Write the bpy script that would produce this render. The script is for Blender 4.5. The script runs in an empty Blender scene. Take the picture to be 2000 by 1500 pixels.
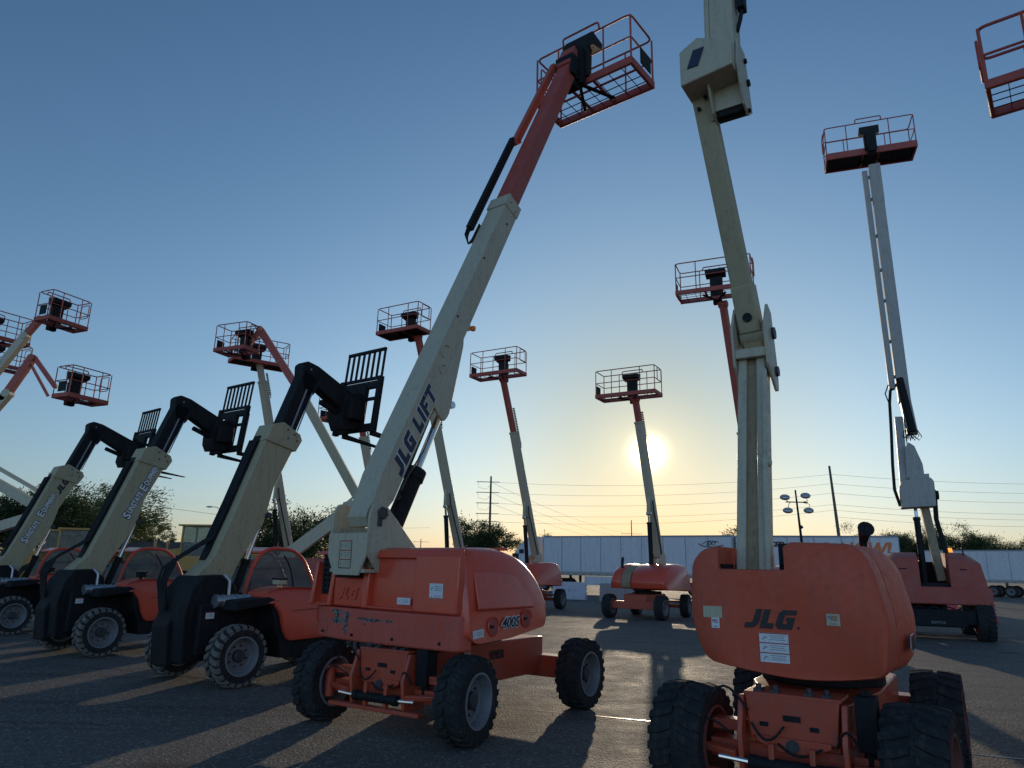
import bpy, bmesh, math, random
from mathutils import Vector, Matrix, noise
rad = math.radians
sc = bpy.context.scene
# ------------------------------------------------------------------ camera
CAM_H = 1.7; PITCH = rad(14.43); ROLL = rad(1.2)
cf = Vector((0, math.cos(PITCH), math.sin(PITCH)))
u0 = Vector((0, -math.sin(PITCH), math.cos(PITCH))); r0 = Vector((1, 0, 0))
cu = u0*math.cos(ROLL) - r0*math.sin(ROLL)
cr = r0*math.cos(ROLL) + u0*math.sin(ROLL)
cam_d = bpy.data.cameras.new('camera'); cam = bpy.data.objects.new('camera', cam_d)
sc.collection.objects.link(cam)
M = Matrix((cr, cu, -cf)).transposed().to_4x4(); M.translation = (0, 0, CAM_H)
cam.matrix_world = M
cam_d.sensor_width = 36; cam_d.lens = 1387/2000*36
cam_d.clip_start = 0.05; cam_d.clip_end = 4000
sc.camera = cam
# ------------------------------------------------------------------ light
SUN_EL = rad(8.93); SUN_AZ = rad(11.02)          # azimuth measured from +Y towards +X
sdir = Vector((math.cos(SUN_EL)*math.sin(SUN_AZ), math.cos(SUN_EL)*math.cos(SUN_AZ), math.sin(SUN_EL)))
sl = bpy.data.lights.new('sun', 'SUN'); so = bpy.data.objects.new('sun', sl); sc.collection.objects.link(so)
sl.energy = 2.0; sl.angle = rad(0.5); sl.color = (1.0, 0.80, 0.56)
so.rotation_euler = sdir.to_track_quat('Z', 'Y').to_euler(); so.location = (0, 0, 40)
w = bpy.data.worlds.new('World'); sc.world = w; w.use_nodes = True
nt = w.node_tree; nt.nodes.clear()
def wn(t, **k):
    n = nt.nodes.new(t)
    for a, b in k.items(): setattr(n, a, b)
    return n
sky = wn('ShaderNodeTexSky', sky_type='NISHITA'); sky.sun_disc = False
sky.sun_elevation = SUN_EL; sky.sun_rotation = SUN_AZ
sky.altitude = 300; sky.air_density = 1.0; sky.dust_density = 0.0; sky.ozone_density = 2.0
tc = wn('ShaderNodeTexCoord')
dot = wn('ShaderNodeVectorMath', operation='DOT_PRODUCT'); dot.inputs[1].default_value = sdir
nt.links.new(tc.outputs['Generated'], dot.inputs[0])
def wm(op, a, b=None, clamp=False):
    n = wn('ShaderNodeMath', operation=op); n.use_clamp = clamp
    for i, v in enumerate((a, b)):
        if v is None: continue
        if isinstance(v, (int, float)): n.inputs[i].default_value = v
        else: nt.links.new(v, n.inputs[i])
    return n.outputs[0]
def lobe(deg, amp):                               # gaussian aureole of the low sun
    k = 1/(1-math.cos(rad(deg)))
    one = wm('SUBTRACT', dot.outputs['Value'], 1.0)
    return wm('MULTIPLY', wm('EXPONENT', wm('MULTIPLY', one, k)), amp)
bg = wn('ShaderNodeBackground'); bg.inputs['Strength'].default_value = 0.108
# morning air: brighter, warmer towards the horizon and the sun, deeper farther off in the sunward half (a per-channel correction of the Nishita sky)
sepz = wn('ShaderNodeSeparateXYZ'); nt.links.new(tc.outputs['Generated'], sepz.inputs[0])
zc_ = wm('ABSOLUTE', sepz.outputs[2])
terms = [wm('ADD', wm('MULTIPLY', wm('MAXIMUM', wm('SUBTRACT', 0.15, dot.outputs['Value']), 0.0), 0.6), 0.10), zc_, wm('EXPONENT', wm('MULTIPLY', zc_, -10.0)), lobe(30, 1.0), lobe(10, 1.0)]  # first term: added fill, brightens the sky opposite the sun for shaded sides
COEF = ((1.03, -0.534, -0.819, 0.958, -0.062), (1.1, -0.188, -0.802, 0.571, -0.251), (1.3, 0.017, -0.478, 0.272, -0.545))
ssp = wn('ShaderNodeSeparateColor'); nt.links.new(sky.outputs[0], ssp.inputs[0]); scb = wn('ShaderNodeCombineColor')
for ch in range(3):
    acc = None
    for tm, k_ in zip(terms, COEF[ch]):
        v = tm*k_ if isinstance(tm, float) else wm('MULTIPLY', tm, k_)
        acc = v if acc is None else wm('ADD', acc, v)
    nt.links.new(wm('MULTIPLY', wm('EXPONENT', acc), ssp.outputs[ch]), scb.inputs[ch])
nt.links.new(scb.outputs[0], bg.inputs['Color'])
bg2 = wn('ShaderNodeBackground'); bg2.inputs['Color'].default_value = (1, 0.80, 0.45, 1)
nt.links.new(wm('ADD', lobe(0.95, 6.0), lobe(3.6, 0.26)), bg2.inputs['Strength'])
addn = wn('ShaderNodeAddShader'); out = wn('ShaderNodeOutputWorld')
nt.links.new(bg.outputs[0], addn.inputs[0]); nt.links.new(bg2.outputs[0], addn.inputs[1]); nt.links.new(addn.outputs[0], out.inputs[0])
sc.view_settings.view_transform = 'Standard'; sc.view_settings.look = 'None'
sc.view_settings.exposure = 0.0; sc.view_settings.gamma = 1.0
sc.render.engine = 'CYCLES'
sc.cycles.use_denoising = True
sc.cycles.max_bounces = 6; sc.cycles.transparent_max_bounces = 12
# ------------------------------------------------------------------ materials
def nodes(m):
    m.use_nodes = True; t = m.node_tree; t.nodes.clear()
    o = t.nodes.new('ShaderNodeOutputMaterial'); b = t.nodes.new('ShaderNodeBsdfPrincipled')
    t.links.new(b.outputs[0], o.inputs[0]); return t, b
def nd(t, typ, **k):
    n = t.nodes.new(typ)
    for a, v in k.items():
        if a in n.inputs.keys(): n.inputs[a].default_value = v
        else: setattr(n, a, v)
    return n
def ramp(t, src, stops):
    r = t.nodes.new('ShaderNodeValToRGB'); e = r.color_ramp.elements
    while len(e) < len(stops): e.new(0.5)
    for i, (p, c) in enumerate(stops):
        e[i].position = p; e[i].color = (c[0], c[1], c[2], 1) if len(c) == 3 else c
    t.links.new(src, r.inputs[0]); return r.outputs[0]
def mix(t, f, a, b):
    n = t.nodes.new('ShaderNodeMix'); n.data_type = 'RGBA'
    for i, v in ((0, f), (6, a), (7, b)):
        if hasattr(v, 'is_linked') or hasattr(v, 'links'): t.links.new(v, n.inputs[i])
        else: n.inputs[i].default_value = v if i == 0 else (v[0], v[1], v[2], 1)
    return n.outputs[2]
def paint(name, col, rough=0.4, fade=0.25, dirt=0.3, dirtc=(0.12, 0.10, 0.08), scale=3.0, coat=0.0, metal=0.0, chips=0.0, bump=0.004):
    m = bpy.data.materials.new(name); t, b = nodes(m)
    tcn = nd(t, 'ShaderNodeTexCoord')
    n1 = nd(t, 'ShaderNodeTexNoise', Scale=scale, Detail=8.0, Roughness=0.65); t.links.new(tcn.outputs['Object'], n1.inputs['Vector'])
    n2 = nd(t, 'ShaderNodeTexNoise', Scale=scale*9, Detail=6.0, Roughness=0.7); t.links.new(tcn.outputs['Object'], n2.inputs['Vector'])
    fc = [min(1, c*(1-fade)+0.35*fade) for c in col]
    c = mix(t, ramp(t, n1.outputs[0], [(0.35, (0, 0, 0)), (0.7, (1, 1, 1))]), col, fc)
    mp = nd(t, 'ShaderNodeMapping'); mp.inputs['Scale'].default_value = (9, 9, 0.8); t.links.new(tcn.outputs['Object'], mp.inputs[0])
    n3 = nd(t, 'ShaderNodeTexNoise', Scale=scale, Detail=5.0); t.links.new(mp.outputs[0], n3.inputs['Vector'])
    mm = nd(t, 'ShaderNodeMath', operation='MULTIPLY'); t.links.new(n2.outputs[0], mm.inputs[0]); t.links.new(n3.outputs[0], mm.inputs[1])
    dm = ramp(t, mm.outputs[0], [(0.24, (0, 0, 0)), (0.40, (dirt, dirt, dirt))])
    c = mix(t, dm, c, dirtc)
    if chips > 0:
        n4 = nd(t, 'ShaderNodeTexNoise', Scale=scale*4, Detail=9.0, Roughness=0.75); t.links.new(tcn.outputs['Object'], n4.inputs['Vector'])
        cm = ramp(t, n4.outputs[0], [(0.70-chips*0.1, (0, 0, 0)), (0.715-chips*0.1, (1, 1, 1))])
        c = mix(t, cm, c, (0.035, 0.03, 0.03))
    t.links.new(c, b.inputs['Base Color'])
    t.links.new(ramp(t, n2.outputs[0], [(0.3, (rough*0.8,)*3), (0.75, (min(1, rough*1.5),)*3)]), b.inputs['Roughness'])
    b.inputs['Metallic'].default_value = metal; b.inputs['Coat Weight'].default_value = coat; b.inputs['Coat Roughness'].default_value = 0.15
    if bump:
        bp = nd(t, 'ShaderNodeBump', Strength=0.25, Distance=bump); t.links.new(n2.outputs[0], bp.inputs['Height']); t.links.new(bp.outputs[0], b.inputs['Normal'])
    return m
MT = {}
MT['orange'] = paint('orange_paint', (0.50, 0.062, 0.020), 0.42, 0.06, 0.5, chips=0.1, coat=0.15)
MT['orange_hood'] = paint('orange_hood_plastic', (0.70, 0.070, 0.024), 0.36, 0.05, 0.22, scale=1.6, coat=0.4, bump=0.002, chips=0.5)
MT['orange_matte'] = paint('orange_matte', (0.60, 0.085, 0.030), 0.58, 0.07, 0.22, scale=2.2, bump=0.003)
MT['red'] = paint('faded_red_paint', (0.42, 0.062, 0.035), 0.5, 0.10, 0.5, chips=0.35)
MT['rim_dirty'] = paint('dirty_orange_rim', (0.17, 0.045, 0.028), 0.6, 0.05, 0.6)
MT['cream'] = paint('cream_paint', (0.50, 0.44, 0.30), 0.45, 0.08, 0.28, dirtc=(0.16, 0.12, 0.08), scale=2.2, chips=0.05)
MT['cream_dark'] = paint('cream_paint_dusty', (0.42, 0.35, 0.20), 0.5, 0.08, 0.30, dirtc=(0.13, 0.10, 0.06), scale=2.2, chips=0.05)
MT['grey'] = paint('grey_paint', (0.42, 0.39, 0.33), 0.5, 0.1, 0.4)
MT['dull_red'] = paint('weathered_red_paint', (0.42, 0.065, 0.035), 0.55, 0.12, 0.5, chips=0.1)
MT['white'] = paint('white_paint', (0.68, 0.66, 0.64), 0.45, 0.05, 0.25, scale=0.6, bump=0.001)
MT['black'] = paint('black_steel', (0.007, 0.0075, 0.009), 0.62, 0.02, 0.25, dirtc=(0.06, 0.05, 0.04), bump=0.003)
MT['black_plastic'] = paint('black_plastic', (0.010, 0.011, 0.012), 0.6, 0.02, 0.15)
MT['rubber'] = paint('tyre_rubber', (0.017, 0.017, 0.018), 0.8, 0.04, 0.6, dirtc=(0.07, 0.062, 0.05), bump=0.004)
MT['tread_dust'] = paint('dusty_tread', (0.16, 0.138, 0.11), 0.9, 0.1, 0.7, dirtc=(0.06, 0.05, 0.045), scale=7)
MT['rim'] = paint('rim_paint', (0.20, 0.20, 0.20), 0.45, 0.1, 0.5)
MT['hub'] = paint('hub_steel', (0.03, 0.03, 0.035), 0.5, 0.05, 0.5, dirtc=(0.10, 0.08, 0.06))
MT['yellow'] = paint('machine_yellow', (0.50, 0.27, 0.045), 0.5, 0.12, 0.5, chips=0.2)
MT['chrome'] = paint('chrome_rod', (0.7, 0.7, 0.7), 0.12, 0.0, 0.0, metal=1.0, bump=0)
MT['steel'] = paint('galvanised_steel', (0.5, 0.5, 0.5), 0.35, 0.0, 0.3, metal=0.9)
MT['decal_white'] = paint('decal_white', (0.72, 0.72, 0.70), 0.4, 0.0, 0.2, scale=8, bump=0)
MT['decal_aged'] = paint('decal_aged', (0.50, 0.45, 0.30), 0.5, 0.0, 0.4, scale=8, bump=0)
MT['decal_black'] = paint('decal_black', (0.012, 0.012, 0.018), 0.4, 0.0, 0.1, bump=0)
MT['decal_red'] = paint('decal_red', (0.35, 0.03, 0.03), 0.4, 0.0, 0.1, bump=0)
MT['decal_orange'] = paint('decal_orange', (0.75, 0.16, 0.04), 0.4, 0.0, 0.1, bump=0)
MT['decal_grey'] = paint('decal_grey', (0.25, 0.25, 0.27), 0.4, 0.0, 0.1, bump=0)
MT['decal_blue'] = paint('decal_blue', (0.010, 0.016, 0.045), 0.4, 0.0, 0.1, bump=0)
for k_ in ('black', 'black_plastic', 'rubber'):
    [n for n in MT[k_].node_tree.nodes if n.type == 'BSDF_PRINCIPLED'][0].inputs['Specular IOR Level'].default_value = 0.25
MT['bark'] = paint('bark', (0.10, 0.07, 0.05), 0.9, 0.1, 0.5, scale=6, bump=0.02)
MT['wood'] = paint('pole_wood', (0.12, 0.09, 0.07), 0.85, 0.1, 0.5, scale=2)
MT['concrete'] = paint('concrete', (0.38, 0.30, 0.27), 0.85, 0.1, 0.5, bump=0.01)
MT['barrier'] = paint('barrier_plastic', (0.62, 0.60, 0.60), 0.6, 0.1, 0.4, chips=0.3)
MT['barrier_red'] = paint('barrier_red_plastic', (0.55, 0.02, 0.03), 0.35, 0.05, 0.2)
def beige_fade():
    m = paint('boom_slot_rust', (0.33, 0.24, 0.13), 0.6, 0.1, 0.6, dirtc=(0.12, 0.07, 0.04), scale=2.5); return m
MT['tan'] = beige_fade()
def glass():
    m = bpy.data.materials.new('cab_glass'); t, b = nodes(m)
    b.inputs['Base Color'].default_value = (0.55, 0.62, 0.60, 1); b.inputs['Roughness'].default_value = 0.08
    tr = nd(t, 'ShaderNodeBsdfTransparent'); tr.inputs[0].default_value = (0.62, 0.68, 0.66, 1)
    ms = nd(t, 'ShaderNodeMixShader'); tcn = nd(t, 'ShaderNodeTexCoord')
    n = nd(t, 'ShaderNodeTexNoise', Scale=4.0, Detail=6.0); t.links.new(tcn.outputs['Object'], n.inputs['Vector'])
    t.links.new(ramp(t, n.outputs[0], [(0.3, (0.10,)*3), (0.75, (0.22,)*3)]), ms.inputs[0])
    t.links.new(tr.outputs[0], ms.inputs[1]); t.links.new(b.outputs[0], ms.inputs[2])
    t.links.new(ms.outputs[0], t.nodes['Material Output'].inputs[0]); return m
MT['glass'] = glass()
def lamp_mat(name, col, s):
    m = bpy.data.materials.new(name); t, b = nodes(m)
    b.inputs['Base Color'].default_value = (*col, 1); b.inputs['Emission Color'].default_value = (*col, 1); b.inputs['Emission Strength'].default_value = s
    return m
MT['beacon'] = lamp_mat('beacon_amber', (1.0, 0.35, 0.05), 1.2)
MT['amber'] = paint('amber_plastic', (0.8, 0.25, 0.03), 0.2, 0, 0, bump=0)
def damaged():
    m = paint('scuffed_orange_paint', (0.58, 0.085, 0.045), 0.55, 0.08, 0.35, scale=2.5, chips=0.0)
    t = m.node_tree; b = [n for n in t.nodes if n.type == 'BSDF_PRINCIPLED'][0]
    src = b.inputs['Base Color'].links[0].from_socket
    tcn = nd(t, 'ShaderNodeTexCoord')
    n = nd(t, 'ShaderNodeTexNoise', Scale=7.0, Detail=10.0, Roughness=0.7); t.links.new(tcn.outputs['Object'], n.inputs['Vector'])
    sm = nd(t, 'ShaderNodeTexNoise', Scale=22.0, Detail=4.0, Roughness=0.8); t.links.new(tcn.outputs['Object'], sm.inputs['Vector'])
    sep = nd(t, 'ShaderNodeSeparateXYZ'); t.links.new(tcn.outputs['Object'], sep.inputs[0])
    def M2(op, a, b_=None):
        q = nd(t, 'ShaderNodeMath', operation=op)
        for i, v in enumerate((a, b_)):
            if v is None: continue
            if isinstance(v, (int, float)): q.inputs[i].default_value = v
            else: t.links.new(v, q.inputs[i])
        return q.outputs[0]
    def blob(y, z, ry, rz):
        a = M2('POWER', M2('ABSOLUTE', M2('DIVIDE', M2('SUBTRACT', sep.outputs[1], y), ry)), 2.0)
        c = M2('POWER', M2('ABSOLUTE', M2('DIVIDE', M2('SUBTRACT', sep.outputs[2], z), rz)), 2.0)
        return M2('SUBTRACT', 1.0, M2('ADD', a, c))
    tot = None
    for y, z, ry, rz in ((0.80, 1.155, .15, .04), (0.76, 1.07, .12, .045), (0.58, 1.03, .08, .10), (0.56, 1.14, .10, .03), (0.05, 1.105, .36, .022), (1.0, 1.05, .05, .03), (0.24, 1.07, .02, .035)):
        bl = M2('MAXIMUM', blob(y, z, ry, rz), -0.4)
        tot = bl if tot is None else M2('MAXIMUM', tot, bl)
    f = M2('ADD', M2('MULTIPLY', tot, 0.18), n.outputs[0])
    mask = ramp(t, f, [(0.565, (0, 0, 0)), (0.585, (1, 1, 1))])
    c1 = mix(t, ramp(t, sm.outputs[0], [(0.45, (0, 0, 0)), (0.55, (1, 1, 1))]), (0.02, 0.02, 0.022), (0.22, 0.20, 0.18))
    c2 = mix(t, ramp(t, sm.outputs[0], [(0.69, (0, 0, 0)), (0.71, (0.8, 0.8, 0.8))]), src, (0.03, 0.02, 0.02))
    c = mix(t, mask, c2, c1); t.links.new(c, b.inputs['Base Color']); return m
MT['scuffed'] = damaged()
def leaf(name, a, b_):
    m = bpy.data.materials.new(name); t, b = nodes(m)
    g = nd(t, 'ShaderNodeNewGeometry'); c = ramp(t, g.outputs['Random Per Island'], [(0.0, a), (1.0, b_)])
    t.links.new(c, b.inputs['Base Color']); b.inputs['Roughness'].default_value = 0.6
    tl = nd(t, 'ShaderNodeBsdfTranslucent'); t.links.new(c, tl.inputs[0]); ms = nd(t, 'ShaderNodeMixShader'); ms.inputs[0].default_value = 0.35
    t.links.new(b.outputs[0], ms.inputs[1]); t.links.new(tl.outputs[0], ms.inputs[2]); t.links.new(ms.outputs[0], t.nodes['Material Output'].inputs[0]); return m
MT['leaf'] = leaf('leaf_dark', (0.035, 0.055, 0.02), (0.10, 0.13, 0.045))
MT['leaf_light'] = leaf('leaf_pale', (0.06, 0.085, 0.025), (0.16, 0.18, 0.06))
def asphalt():
    m = bpy.data.materials.new('asphalt'); t, b = nodes(m)
    tcn = nd(t, 'ShaderNodeTexCoord')
    def nz(s, d=4.0, r=0.6):
        n = nd(t, 'ShaderNodeTexNoise', Scale=s, Detail=d, Roughness=r); t.links.new(tcn.outputs['Object'], n.inputs['Vector']); return n.outputs[0]
    big = nz(0.16, 6.0); mid = nz(1.1, 8.0, 0.75)
    vor = nd(t, 'ShaderNodeTexVoronoi', Scale=42.0); t.links.new(tcn.outputs['Object'], vor.inputs['Vector'])
    fine = nz(26.0, 5.0, 0.85)
    c = mix(t, ramp(t, big, [(0.35, (0, 0, 0)), (0.65, (1, 1, 1))]), (0.115, 0.101, 0.087), (0.158, 0.139, 0.119))
    mpt = nd(t, 'ShaderNodeMapping'); mpt.inputs['Rotation'].default_value = (0, 0, rad(-38)); mpt.inputs['Scale'].default_value = (0.10, 1.9, 1); t.links.new(tcn.outputs['Object'], mpt.inputs[0])
    trk = nd(t, 'ShaderNodeTexNoise', Scale=1.0, Detail=4.0, Roughness=0.6); t.links.new(mpt.outputs[0], trk.inputs['Vector'])
    c = mix(t, ramp(t, trk.outputs[0], [(0.36, (0.65,)*3), (0.46, (0, 0, 0))]), c, (0.050, 0.046, 0.043))
    c = mix(t, ramp(t, trk.outputs[0], [(0.60, (0, 0, 0)), (0.68, (0.5,)*3)]), c, (0.19, 0.168, 0.142))
    c = mix(t, ramp(t, mid, [(0.48, (0, 0, 0)), (0.72, (0.8, 0.8, 0.8))]), c, (0.155, 0.138, 0.118))
    c = mix(t, ramp(t, fine, [(0.50, (0, 0, 0)), (0.66, (0.85, 0.85, 0.85))]), c, (0.20, 0.175, 0.145))
    sepc = nd(t, 'ShaderNodeSeparateColor'); t.links.new(vor.outputs['Color'], sepc.inputs[0])
    c = mix(t, ramp(t, sepc.outputs[0], [(0.0, (0.45,)*3), (0.4, (0, 0, 0))]), c, (0.035, 0.033, 0.031))
    c = mix(t, ramp(t, sepc.outputs[1], [(0.86, (0, 0, 0)), (0.93, (0.9,)*3)]), c, (0.30, 0.27, 0.22))
    spots = nz(0.55, 3.0); c = mix(t, ramp(t, spots, [(0.62, (0, 0, 0)), (0.70, (0.75,)*3)]), c, (0.040, 0.038, 0.036))
    t.links.new(c, b.inputs['Base Color'])
    t.links.new(ramp(t, mid, [(0.3, (0.62,)*3), (0.7, (0.88,)*3)]), b.inputs['Roughness'])
    b.inputs['Specular IOR Level'].default_value = 0.2
    ad = nd(t, 'ShaderNodeMath', operation='ADD'); t.links.new(vor.outputs['Distance'], ad.inputs[0]); t.links.new(fine, ad.inputs[1])
    bp = nd(t, 'ShaderNodeBump', Strength=0.9, Distance=0.02); t.links.new(ad.outputs[0], bp.inputs['Height'])
    bp2 = nd(t, 'ShaderNodeBump', Strength=0.35, Distance=0.06); t.links.new(mid, bp2.inputs['Height']); t.links.new(bp.outputs[0], bp2.inputs['Normal'])
    t.links.new(bp2.outputs[0], b.inputs['Normal']); return m
MT['asphalt'] = asphalt()
MT['seal'] = paint('crack_sealant', (0.10, 0.095, 0.09), 0.28, 0.1, 0.2, scale=5, bump=0.002)
def soil():
    m = bpy.data.materials.new('dry_soil'); t, b = nodes(m); tcn = nd(t, 'ShaderNodeTexCoord')
    n = nd(t, 'ShaderNodeTexNoise', Scale=0.2, Detail=8.0); t.links.new(tcn.outputs['Object'], n.inputs['Vector'])
    t.links.new(ramp(t, n.outputs[0], [(0.3, (0.16, 0.12, 0.08)), (0.7, (0.24, 0.19, 0.13))]), b.inputs['Base Color']); b.inputs['Roughness'].default_value = 0.95; return m
MT['soil'] = soil()
# ------------------------------------------------------------------ mesh helpers
class MB:
    """collects shapes and links them as ONE mesh object"""
    def __init__(s, xf=None): s.bm = bmesh.new(); s.xf = xf or Matrix(); s.mi = 0
    def _f(s, vs, faces):
        V = [s.bm.verts.new(s.xf @ Vector(v)) for v in vs]
        for f in faces:
            try:
                fc = s.bm.faces.new([V[i] for i in f]); fc.material_index = s.mi
            except ValueError: pass
        return V
    def box(s, c, size, rot=None):
        h = [x/2 for x in size]; R = rot or Matrix.Identity(3); c = Vector(c)
        vs = [c + R @ Vector((sx*h[0], sy*h[1], sz*h[2])) for sx in (-1, 1) for sy in (-1, 1) for sz in (-1, 1)]
        s._f(vs, [(0, 1, 3, 2), (4, 6, 7, 5), (0, 4, 5, 1), (2, 3, 7, 6), (0, 2, 6, 4), (1, 5, 7, 3)])
    def mm(s, x0, x1, y0, y1, z0, z1): s.box(((x0+x1)/2, (y0+y1)/2, (z0+z1)/2), (abs(x1-x0), abs(y1-y0), abs(z1-z0)))
    def bar(s, a, b, w, h=None, side=Vector((0, 1, 0))):
        """box along a-b; w along 'side', h along the third direction"""
        h = h or w; a = Vector(a); b = Vector(b); d = b-a; L = d.length
        if L < 1e-6: return
        x = d/L; y = Vector(side); y = (y - x*y.dot(x))
        if y.length < 1e-4: y = x.orthogonal()
        y.normalize(); z = x.cross(y)
        R = Matrix((x, y, z)).transposed(); s.box((a+b)/2, (L, w, h), R)
    def tube(s, pts, r, n=8, closed=False, caps=True):
        P = [Vector(p) for p in pts]; m = len(P); rings = []
        rr = r if isinstance(r, (list, tuple)) else [r]*m
        prev = None
        for i, p in enumerate(P):
            if closed: t = (P[(i+1) % m]-P[i-1])
            else: t = P[min(i+1, m-1)]-P[max(i-1, 0)]
            if t.length < 1e-9: t = Vector((0, 0, 1))
            t.normalize()
            a = prev - t*prev.dot(t) if prev is not None else t.orthogonal()
            if a.length < 1e-5: a = t.orthogonal()
            a.normalize(); prev = a; b = t.cross(a)
            rings.append([s.bm.verts.new(s.xf @ (p + (a*math.cos(2*math.pi*k/n) + b*math.sin(2*math.pi*k/n))*rr[i])) for k in range(n)])
        rng = range(m) if closed else range(m-1)
        for i in rng:
            A = rings[i]; B = rings[(i+1) % m]
            for k in range(n):
                f = s.bm.faces.new((A[k], A[(k+1) % n], B[(k+1) % n], B[k])); f.material_index = s.mi
        if caps and not closed:
            for R_ in (rings[0][::-1], rings[-1]):
                f = s.bm.faces.new(R_); f.material_index = s.mi
    def cyl(s, a, b, r, r2=None, n=16): s.tube([a, b], [r, r if r2 is None else r2], n)
    def rect_loop(s, pts, r, fil=0.08, n=8, closed=True, seg=4):
        """tube along a polygon with rounded corners"""
        P = [Vector(p) for p in pts]; m = len(P); o = []
        for i, p in enumerate(P):
            if not closed and i in (0, m-1): o.append(p); continue
            a = P[i-1]; b = P[(i+1) % m]; da = (a-p); db = (b-p)
            f = min(fil, da.length*0.45, db.length*0.45)
            q0 = p+da.normalized()*f; q1 = p+db.normalized()*f
            for k in range(seg+1):
                u = k/seg; o.append(q0*(1-u)**2 + p*2*u*(1-u) + q1*u*u)
        s.tube(o, r, n, closed)
    def prism(s, poly, y0, y1, plane='xz'):
        """polygon (2-D points) extruded along the remaining axis"""
        f = {'xz': lambda p, t: (p[0], t, p[1]), 'xy': lambda p, t: (p[0], p[1], t), 'yz': lambda p, t: (t, p[0], p[1])}[plane]
        n = len(poly); A = [f(p, y0) for p in poly]; B = [f(p, y1) for p in poly]
        s._f(A+B, [tuple(range(n)), tuple(range(2*n-1, n-1, -1))] + [(i, (i+1) % n, (i+1) % n+n, i+n) for i in range(n)])
    def loft(s, secs, cap=True):
        R = [[s.bm.verts.new(s.xf @ Vector(p)) for p in sec] for sec in secs]; n = len(secs[0])
        for A, B in zip(R, R[1:]):
            for k in range(n):
                f = s.bm.faces.new((A[k], A[(k+1) % n], B[(k+1) % n], B[k])); f.material_index = s.mi
        if cap:
            for q in (R[0][::-1], R[-1]):
                f = s.bm.faces.new(q); f.material_index = s.mi
    def lathe(s, prof, axis='y', n=40, c=(0, 0, 0)):
        """prof: (radius, t) pairs closed into a ring or open; about the axis"""
        c = Vector(c); rings = []
        for k in range(n):
            a = 2*math.pi*k/n; rings.append([s.bm.verts.new(s.xf @ (c + (Vector((r*math.cos(a), t, r*math.sin(a))) if axis == 'y' else Vector((r*math.cos(a), r*math.sin(a), t))))) for r, t in prof])
        for k in range(n):
            A = rings[k]; B = rings[(k+1) % n]
            for i in range(len(prof)-1):
                f = s.bm.faces.new((A[i], A[i+1], B[i+1], B[i])); f.material_index = s.mi
    def ico(s, c, r, sub=2, sc_=(1, 1, 1)):
        res = bmesh.ops.create_icosphere(s.bm, subdivisions=sub, radius=1)
        for v in res['verts']: v.co = s.xf @ (Vector(c) + Vector((v.co.x*r*sc_[0], v.co.y*r*sc_[1], v.co.z*r*sc_[2])))
    def mesh(s, name, mats, smooth=True, ang=35):
        bmesh.ops.recalc_face_normals(s.bm, faces=s.bm.faces[:])
        me = bpy.data.meshes.new(name); s.bm.to_mesh(me); s.bm.free()
        for m in (mats if isinstance(mats, (list, tuple)) else [mats]): me.materials.append(MT[m] if isinstance(m, str) else m)
        if smooth:
            me.shade_smooth(); me.set_sharp_from_angle(angle=rad(ang))
        return me
    def build(s, name, mats, parent=None, bevel=0.0, seg=2, smooth=True, ang=35):
        return put(name, s.mesh(name, mats, smooth, ang), parent, bevel, seg)
def put(name, me, parent=None, bevel=0.0, seg=2, loc=None):
    o = bpy.data.objects.new(name, me); sc.collection.objects.link(o)
    if parent is not None: o.parent = parent
    if loc is not None: o.location = loc
    if bevel:
        b = o.modifiers.new('bevel', 'BEVEL'); b.width = bevel; b.segments = seg; b.limit_method = 'ANGLE'; b.angle_limit = rad(40)
        b.use_clamp_overlap = True
    return o
def thing(name, label, cat, loc=(0, 0, 0), rz=0, group=None):
    o = bpy.data.objects.new(name, None); sc.collection.objects.link(o)
    o.location = loc; o.rotation_euler = (0, 0, rad(rz)); o.empty_display_size = 0.3
    o['label'] = label; o['category'] = cat
    if group: o['group'] = group
    return o
def tag(o, label, cat, group=None, kind=None):
    o['label'] = label; o['category'] = cat
    if group: o['group'] = group
    if kind: o['kind'] = kind
    return o
def structure(o): o['kind'] = 'structure'; return o
def rz3(a): return Matrix.Rotation(rad(a), 4, 'Z')
# lettering --------------------------------------------------------
def text_mesh(s, size, mat, shear=0.0, bold=0.0, depth=0.003, sx=1.0, fit=None):
    cu_ = bpy.data.curves.new('lettering', 'FONT'); cu_.body = s; cu_.size = size; cu_.shear = shear; cu_.offset = bold; cu_.extrude = depth
    cu_.align_x = 'CENTER'; cu_.align_y = 'CENTER'; cu_.resolution_u = 3
    o = bpy.data.objects.new('tmp', cu_); sc.collection.objects.link(o)
    dg = bpy.context.evaluated_depsgraph_get(); me = bpy.data.meshes.new_from_object(o.evaluated_get(dg))
    bpy.data.objects.remove(o); bpy.data.curves.remove(cu_)
    if fit:
        xs = [v.co.x for v in me.vertices]; sx = (fit+2*bold)/(max(xs)-min(xs))
    if sx != 1: me.transform(Matrix.Diagonal((sx, 1, 1, 1)))
    me.materials.clear(); me.materials.append(MT[mat]); me.name = 'lettering'; return me
def frame(origin, right, up):
    r = Vector(right).normalized(); u = Vector(up); u = (u-r*u.dot(r)).normalized(); n = r.cross(u)
    m = Matrix((r, u, n)).transposed().to_4x4(); m.translation = Vector(origin); return m
def text(s, size, mat, parent, origin, right, up, name='lettering', **k):
    me = text_mesh(s, size, mat, **k); me.transform(frame(origin, right, up)); return put(name, me, parent)
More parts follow.
